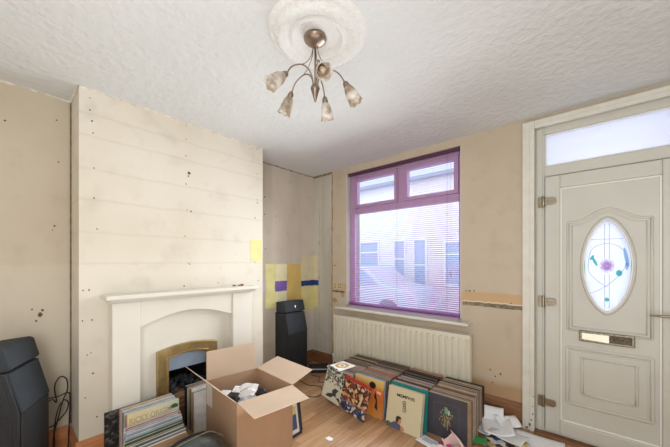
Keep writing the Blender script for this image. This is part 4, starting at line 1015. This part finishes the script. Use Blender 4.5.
# small white paper scrap on the floor
bm = bmesh.new(); prism(bm, [(-.03, -.018), (.012, -.022), (.034, -.004), (.02, .02), (-.022, .018)], .0, .0015, 'z'); o = mesh_obj('paper_scrap', bm, M_paper, loc=(-1.50, 1.66, .0006)); tag(o, 'tiny white paper scrap alone on the floorboards beside the cardboard box', 'scrap')

# dark holdall
t = tag(empty('holdall', (-1.705, .725, 0), (0, 0, math.radians(97))), 'dark grey nylon bag slumped between the records and the cardboard box', 'bag')
bm = bmesh.new(); k = 22; g = []
for i in range(k+1):
    row = []
    for j in range(15):
        u = i/k*2-1; th = PI*j/14; q = (1-abs(u)**3.)**.5
        row.append(bm.verts.new((u*.25, -math.cos(th)*.105*(.4+.6*q), max(0, math.sin(th))**.6*(.335-.03*u)*q+.008*math.sin(9*u+j)*q*math.sin(th))))
    g.append(row)
for i in range(k):
    for j in range(14):
        f = bm.faces.new([g[i][j], g[i+1][j], g[i+1][j+1], g[i][j+1]]); f.smooth = True
mesh_obj('bag_body', bm, M_bag, t, solid=.003)
bm = bmesh.new(); tube(bm, catmull([(-.15, .03, .318), (-.07, .045, .335), (.02, .05, .333), (.11, .04, .318), (.16, .0, .300)]), .007, 6); mesh_obj('strap', bm, M_cable, t)
bm = bmesh.new(); tube(bm, catmull([(-.21, .0, .27), (-.11, .0, .336), (0, .0, .342), (.11, .0, .333), (.20, .0, .262)]), .004, 6); mesh_obj('zip', bm, mat('grey_zip', (120, 118, 104), .5), t)

# ------------------------------------------------------------------ papers by the door
def sheet(x, y, z, w, h, rz, lab, m=M_paper, curl=.0, name='paper_sheet', cat='paper', tilt=0., group=None, roll=0.):
    bm = bmesh.new(); k = 8; g = []
    for i in range(k+1):
        row = []
        for j in range(k+1):
            u, v = i/k-.5, j/k-.5; row.append(bm.verts.new((u*w, v*h, curl*(4*u*u)+curl*.4*math.sin(5*v+3*u))))
        g.append(row)
    for i in range(k):
        for j in range(k): f = bm.faces.new([g[i][j], g[i+1][j], g[i+1][j+1], g[i][j+1]]); f.smooth = True
    o = mesh_obj(name, bm, m, solid=.0008); o.location = (x, y, z); o.rotation_euler = (tilt, roll, rz); return tag(o, lab, cat, group)
sheet(-.30, 2.615, .012, .33, .21, .05, 'large flat white sheet reaching towards the front door', curl=.01)
sheet(-.56, 2.60, .050, .21, .297, .35, 'white letter sheet on top of the paper pile', curl=.02, roll=-.12)
sheet(-.63, 2.68, .085, .20, .13, .2, 'folded white envelope tilted up at the back of the paper pile', tilt=.9, curl=.012)
sheet(-.645, 2.56, .03, .25, .18, -.5, 'creased white sheet sticking out towards the rightmost record row', curl=.02, m=M_paper2)
sheet(-.47, 2.53, .035, .24, .16, -.2, 'white leaflet crossing the front of the paper pile', curl=.012, m=M_paper2)
sheet(-.50, 2.68, .07, .17, .11, .7, 'small white envelope on the wall side of the paper pile', curl=.01, tilt=.35)
M_mag = mosaic_mat('magazine_print', [(40, 40, 46), (206, 206, 210), (90, 60, 56), (60, 90, 130), (226, 222, 214), (190, 160, 80)], 26.)
sheet(-.475, 2.43, .012, .26, .19, .15, 'glossy dark magazine under the front of the paper pile', M_mag, .004, 'magazine', 'magazine')
sheet(-.36, 2.47, .018, .10, .14, .5, 'flyer with yellow and black print in front of the large flat sheet', mosaic_mat('flyer_print', [(230, 228, 226), (226, 206, 120), (236, 236, 236), (60, 62, 70)], 22.), .006, 'flyer', 'flyer')
sheet(-.655, 2.36, .014, .16, .10, .3, 'bright green leaflet by the foot of the rightmost record row', mat('green_leaflet', (66, 156, 84), .5), .006, 'leaflet', 'leaflet')
o = sheet(-.89, 2.105, .006, .20, .11, -.15, 'white envelope with grey printed lines in front of the charcoal cover', M_paper, .003, 'envelope', 'envelope')
bm = bmesh.new()
for i in range(3): bx(bm, -.07, .055-.02*i, .020-.016*i, .026-.016*i, .0035, .0042)
mesh_obj('printed_lines', bm, mat('grey_ink', (130, 138, 158), .6), o)
sheet(-.80, 2.135, .016, .085, .05, .7, 'magenta leaflet corner on the printed white envelope', mat('magenta_leaflet', (190, 70, 126), .5), .006, 'leaflet', 'leaflet')
# pale pink rolled cloth
t = tag(empty('pink_cloth', (-.735, 2.14, 0), (0, 0, .3)), 'pale pink rolled cloth standing up in front of the charcoal cover', 'cloth')
bm = bmesh.new(); rows = []
for i in range(13):
    v = i/12; row = []
    for j in range(17):
        a = -2.2+4.4*j/16; r = .075*(1-.55*v)*(1+.06*math.sin(4*a+3*v)); row.append(bm.verts.new((r*math.sin(a)-.05*v*v, r*math.cos(a)*.6, .10*v**.8*(1+.5*math.sin(a*.9-.7)))))
    rows.append(row)
for A, B in zip(rows, rows[1:]):
    for j in range(16): f = bm.faces.new([A[j], A[j+1], B[j+1], B[j]]); f.smooth = True
mesh_obj('fold', bm, mat('pale_pink_cloth', (236, 206, 204), .8), t, solid=.003)
crumple('fold', t, .20, .12, .03, mat('pink_white_cloth', (230, 214, 214), .8), 12, 7, (.0, -.06, .004), .2)

# ------------------------------------------------------------------ outside: pavement, road, terrace opposite, parked car
M_pave = mat('street', (206, 207, 212), .9, var=.1, vscale=2.)  # ground colour lightened to carry the outdoor haze
struct(box_part('ground_outside', (-16, 8, 3.1, 11.5, -.35, -.22), M_pave))
HY_ = 9.0
hs = tag(empty('terraced_house', (-5.0, HY_, -.22)), 'pale terraced house across the street, seen through the blind', 'building')
hI = Matrix.Translation(-Vector(hs.location))
def hp_(name, boxes, m, bev=0):
    bm = bmesh.new()
    for b in boxes: bx(bm, *b)
    o = mesh_obj(name, bm, m, hs, bev); o.matrix_parent_inverse = hI; return o
def brick_mat():
    m = bpy.data.materials.new('haze_lightened_brick'); m.use_nodes = True; n = m.node_tree.nodes; l = m.node_tree.links; b = n['Principled BSDF']
    g = n.new('ShaderNodeNewGeometry'); mp = n.new('ShaderNodeMapping'); mp.inputs['Rotation'].default_value = (PI/2, 0, 0); l.new(g.outputs['Position'], mp.inputs[0])
    br = n.new('ShaderNodeTexBrick'); l.new(mp.outputs[0], br.inputs['Vector']); br.inputs['Scale'].default_value = 1; br.inputs['Brick Width'].default_value = .225; br.inputs['Row Height'].default_value = .075; br.inputs['Mortar Size'].default_value = .006
    br.inputs['Color1'].default_value = (*lin((238, 226, 226)), 1); br.inputs['Color2'].default_value = (*lin((232, 220, 221)), 1); br.inputs['Mortar'].default_value = (*lin((226, 220, 222)), 1)
    l.new(br.outputs[0], b.inputs['Base Color']); b.inputs['Roughness'].default_value = .9; return m
M_brick = brick_mat(); M_render = mat('white_render', (236, 234, 238), .9); M_hglass = mat('house_glass', (176, 192, 216), .3); M_roof = mat('slate', (196, 200, 212), .8)  # house colours pushed towards white, washed-out outdoor haze painted in
hp_('brick_wall', [(-4.45, 4, HY_, HY_+.3, -.22, 4.05)], M_brick)
hp_('rendered_wall', [(-14, -4.45, HY_, HY_+.3, -.22, 4.05)], M_render)
hp_('gutter', [(-14, 4, HY_-.25, HY_-.10, 3.98, 4.08)], mat('grey_gutter', (160, 166, 180), .6))
bm = bmesh.new(); prism(bm, [(HY_-.2, 4.06), (HY_+2.6, 6.1), (HY_+2.6, 5.9), (HY_+.1, 4.05)], -14, 4, 'x'); o = mesh_obj('roof', bm, M_roof, hs); o.matrix_parent_inverse = hI
for (a, b, c, d) in ((-5.15, -4.66, .2, 2.1), (-4.42, -3.92, -.2, 2.1), (-6.6, -5.7, .7, 2.1), (-3.4, -2.3, .6, 2.0), (-1.2, -.3, .6, 2.0), (-8.6, -7.6, .6, 2.0), (.4, 1.2, -.2, 2.0)):
    w = hp_('house_window', [(a, b, HY_-.04, HY_+.02, c, c+.07), (a, b, HY_-.04, HY_+.02, d-.07, d), (a, a+.07, HY_-.04, HY_+.02, c+.07, d-.07), (b-.07, b, HY_-.04, HY_+.02, c+.07, d-.07), (a+.07, b-.07, HY_-.03, HY_+.02, (c+d)/2+.25, (c+d)/2+.31)], M_upvcw)
    bm = bmesh.new(); bx(bm, a+.07, b-.07, HY_-.015, HY_-.005, c+.07, d-.07); p = mesh_obj('house_pane', bm, M_hglass, w)
# parked car
car = tag(empty('parked_car', (-5.2, 7.3, -.22)), 'silver car parked on the street, seen through the blind', 'car')
cI = Matrix.Translation(-Vector(car.location))
body = [(-2.1, .28), (-2.08, .62), (-1.95, .82), (-1.35, .92), (-.75, 1.36), (-.3, 1.45), (.55, 1.43), (1.15, .98), (1.9, .86), (2.1, .66), (2.12, .28)]
M_tyre = mat('haze_lightened_tyre', (120, 122, 130), .8)  # tyre grey lightened, street haze put into the colour
M_car = mat('silver_paint', (206, 210, 218), .3, metal=.3)  # car paint lightened with the same painted haze
bm = bmesh.new(); prism(bm, body, -.78, .78, 'y'); mesh_obj('body', bm, M_car, car, .06, segs=3)
bm = bmesh.new()
for y0_ in (-.80, .785): prism(bm, [(-1.2, .95), (-.68, 1.32), (-.05, 1.37), (-.05, .93)], y0_, y0_+.015, 'y'); prism(bm, [(.02, .93), (.02, 1.37), (.5, 1.35), (1.0, .96)], y0_, y0_+.015, 'y')
mesh_obj('side_window', bm, M_hglass, car)
for wx in (-1.3, 1.3):
    for wy in (-.72, .72):
        bm = bmesh.new(); M = Matrix.Translation((wx, wy, .31)) @ Matrix.Rotation(PI/2, 4, 'X'); lathe(bm, [(0, -.1), (.2, -.1), (.29, -.09), (.31, -.05), (.31, .05), (.29, .09), (.2, .1), (0, .1)], 24, M); mesh_obj('wheel', bm, M_tyre, car)

# ------------------------------------------------------------------ light
w = bpy.data.worlds.new('sky'); scene.world = w; w.use_nodes = True
bg = w.node_tree.nodes['Background']; bg.inputs[0].default_value = (.95, .97, 1.0, 1); bg.inputs[1].default_value = 2.8
def area(name, loc, rot, sx, sy_, power, col=(1, 1, 1)):
    L = bpy.data.lights.new(name, 'AREA'); L.shape = 'RECTANGLE'; L.size = sx; L.size_y = sy_; L.energy = power; L.color = col
    o = bpy.data.objects.new(name, L); COL.objects.link(o); o.location = loc; o.rotation_euler = rot; return o
# daylight arriving through the window
o = area('window_daylight', (-1.58, 2.70, 1.50), (-PI/2+.18, 0, 0), 1.3, 1.2, 26, (.92, .98, 1.0)); o.data.spread = math.radians(130)
# added fill lamp behind the camera, no real source there
area('rear_fill', (.9, -1.35, 1.5), (math.radians(84), 0, math.radians(36)), 2.6, 2.0, 92, (.935, .98, 1))
area('low_fill', (-.4, .2, .35), (PI, 0, 0), 2.4, 2.6, 34, (.91, .972, 1))  # added unseen lamp near the floor, brightens the ceiling

# ------------------------------------------------------------------ camera
cam = bpy.data.cameras.new('camera'); co = bpy.data.objects.new('camera', cam); COL.objects.link(co)
cam.sensor_width = 36; cam.lens = 293.45/670*36; cam.shift_y = (261.63-223.5)/670
co.location = (0, 0, 1.35); co.rotation_euler = (PI/2, 0, .7161)
cam.clip_start = .02
scene.camera = co
scene.view_settings.view_transform = 'Standard'
scene.view_settings.look = 'None'
scene.view_settings.exposure = -0.05
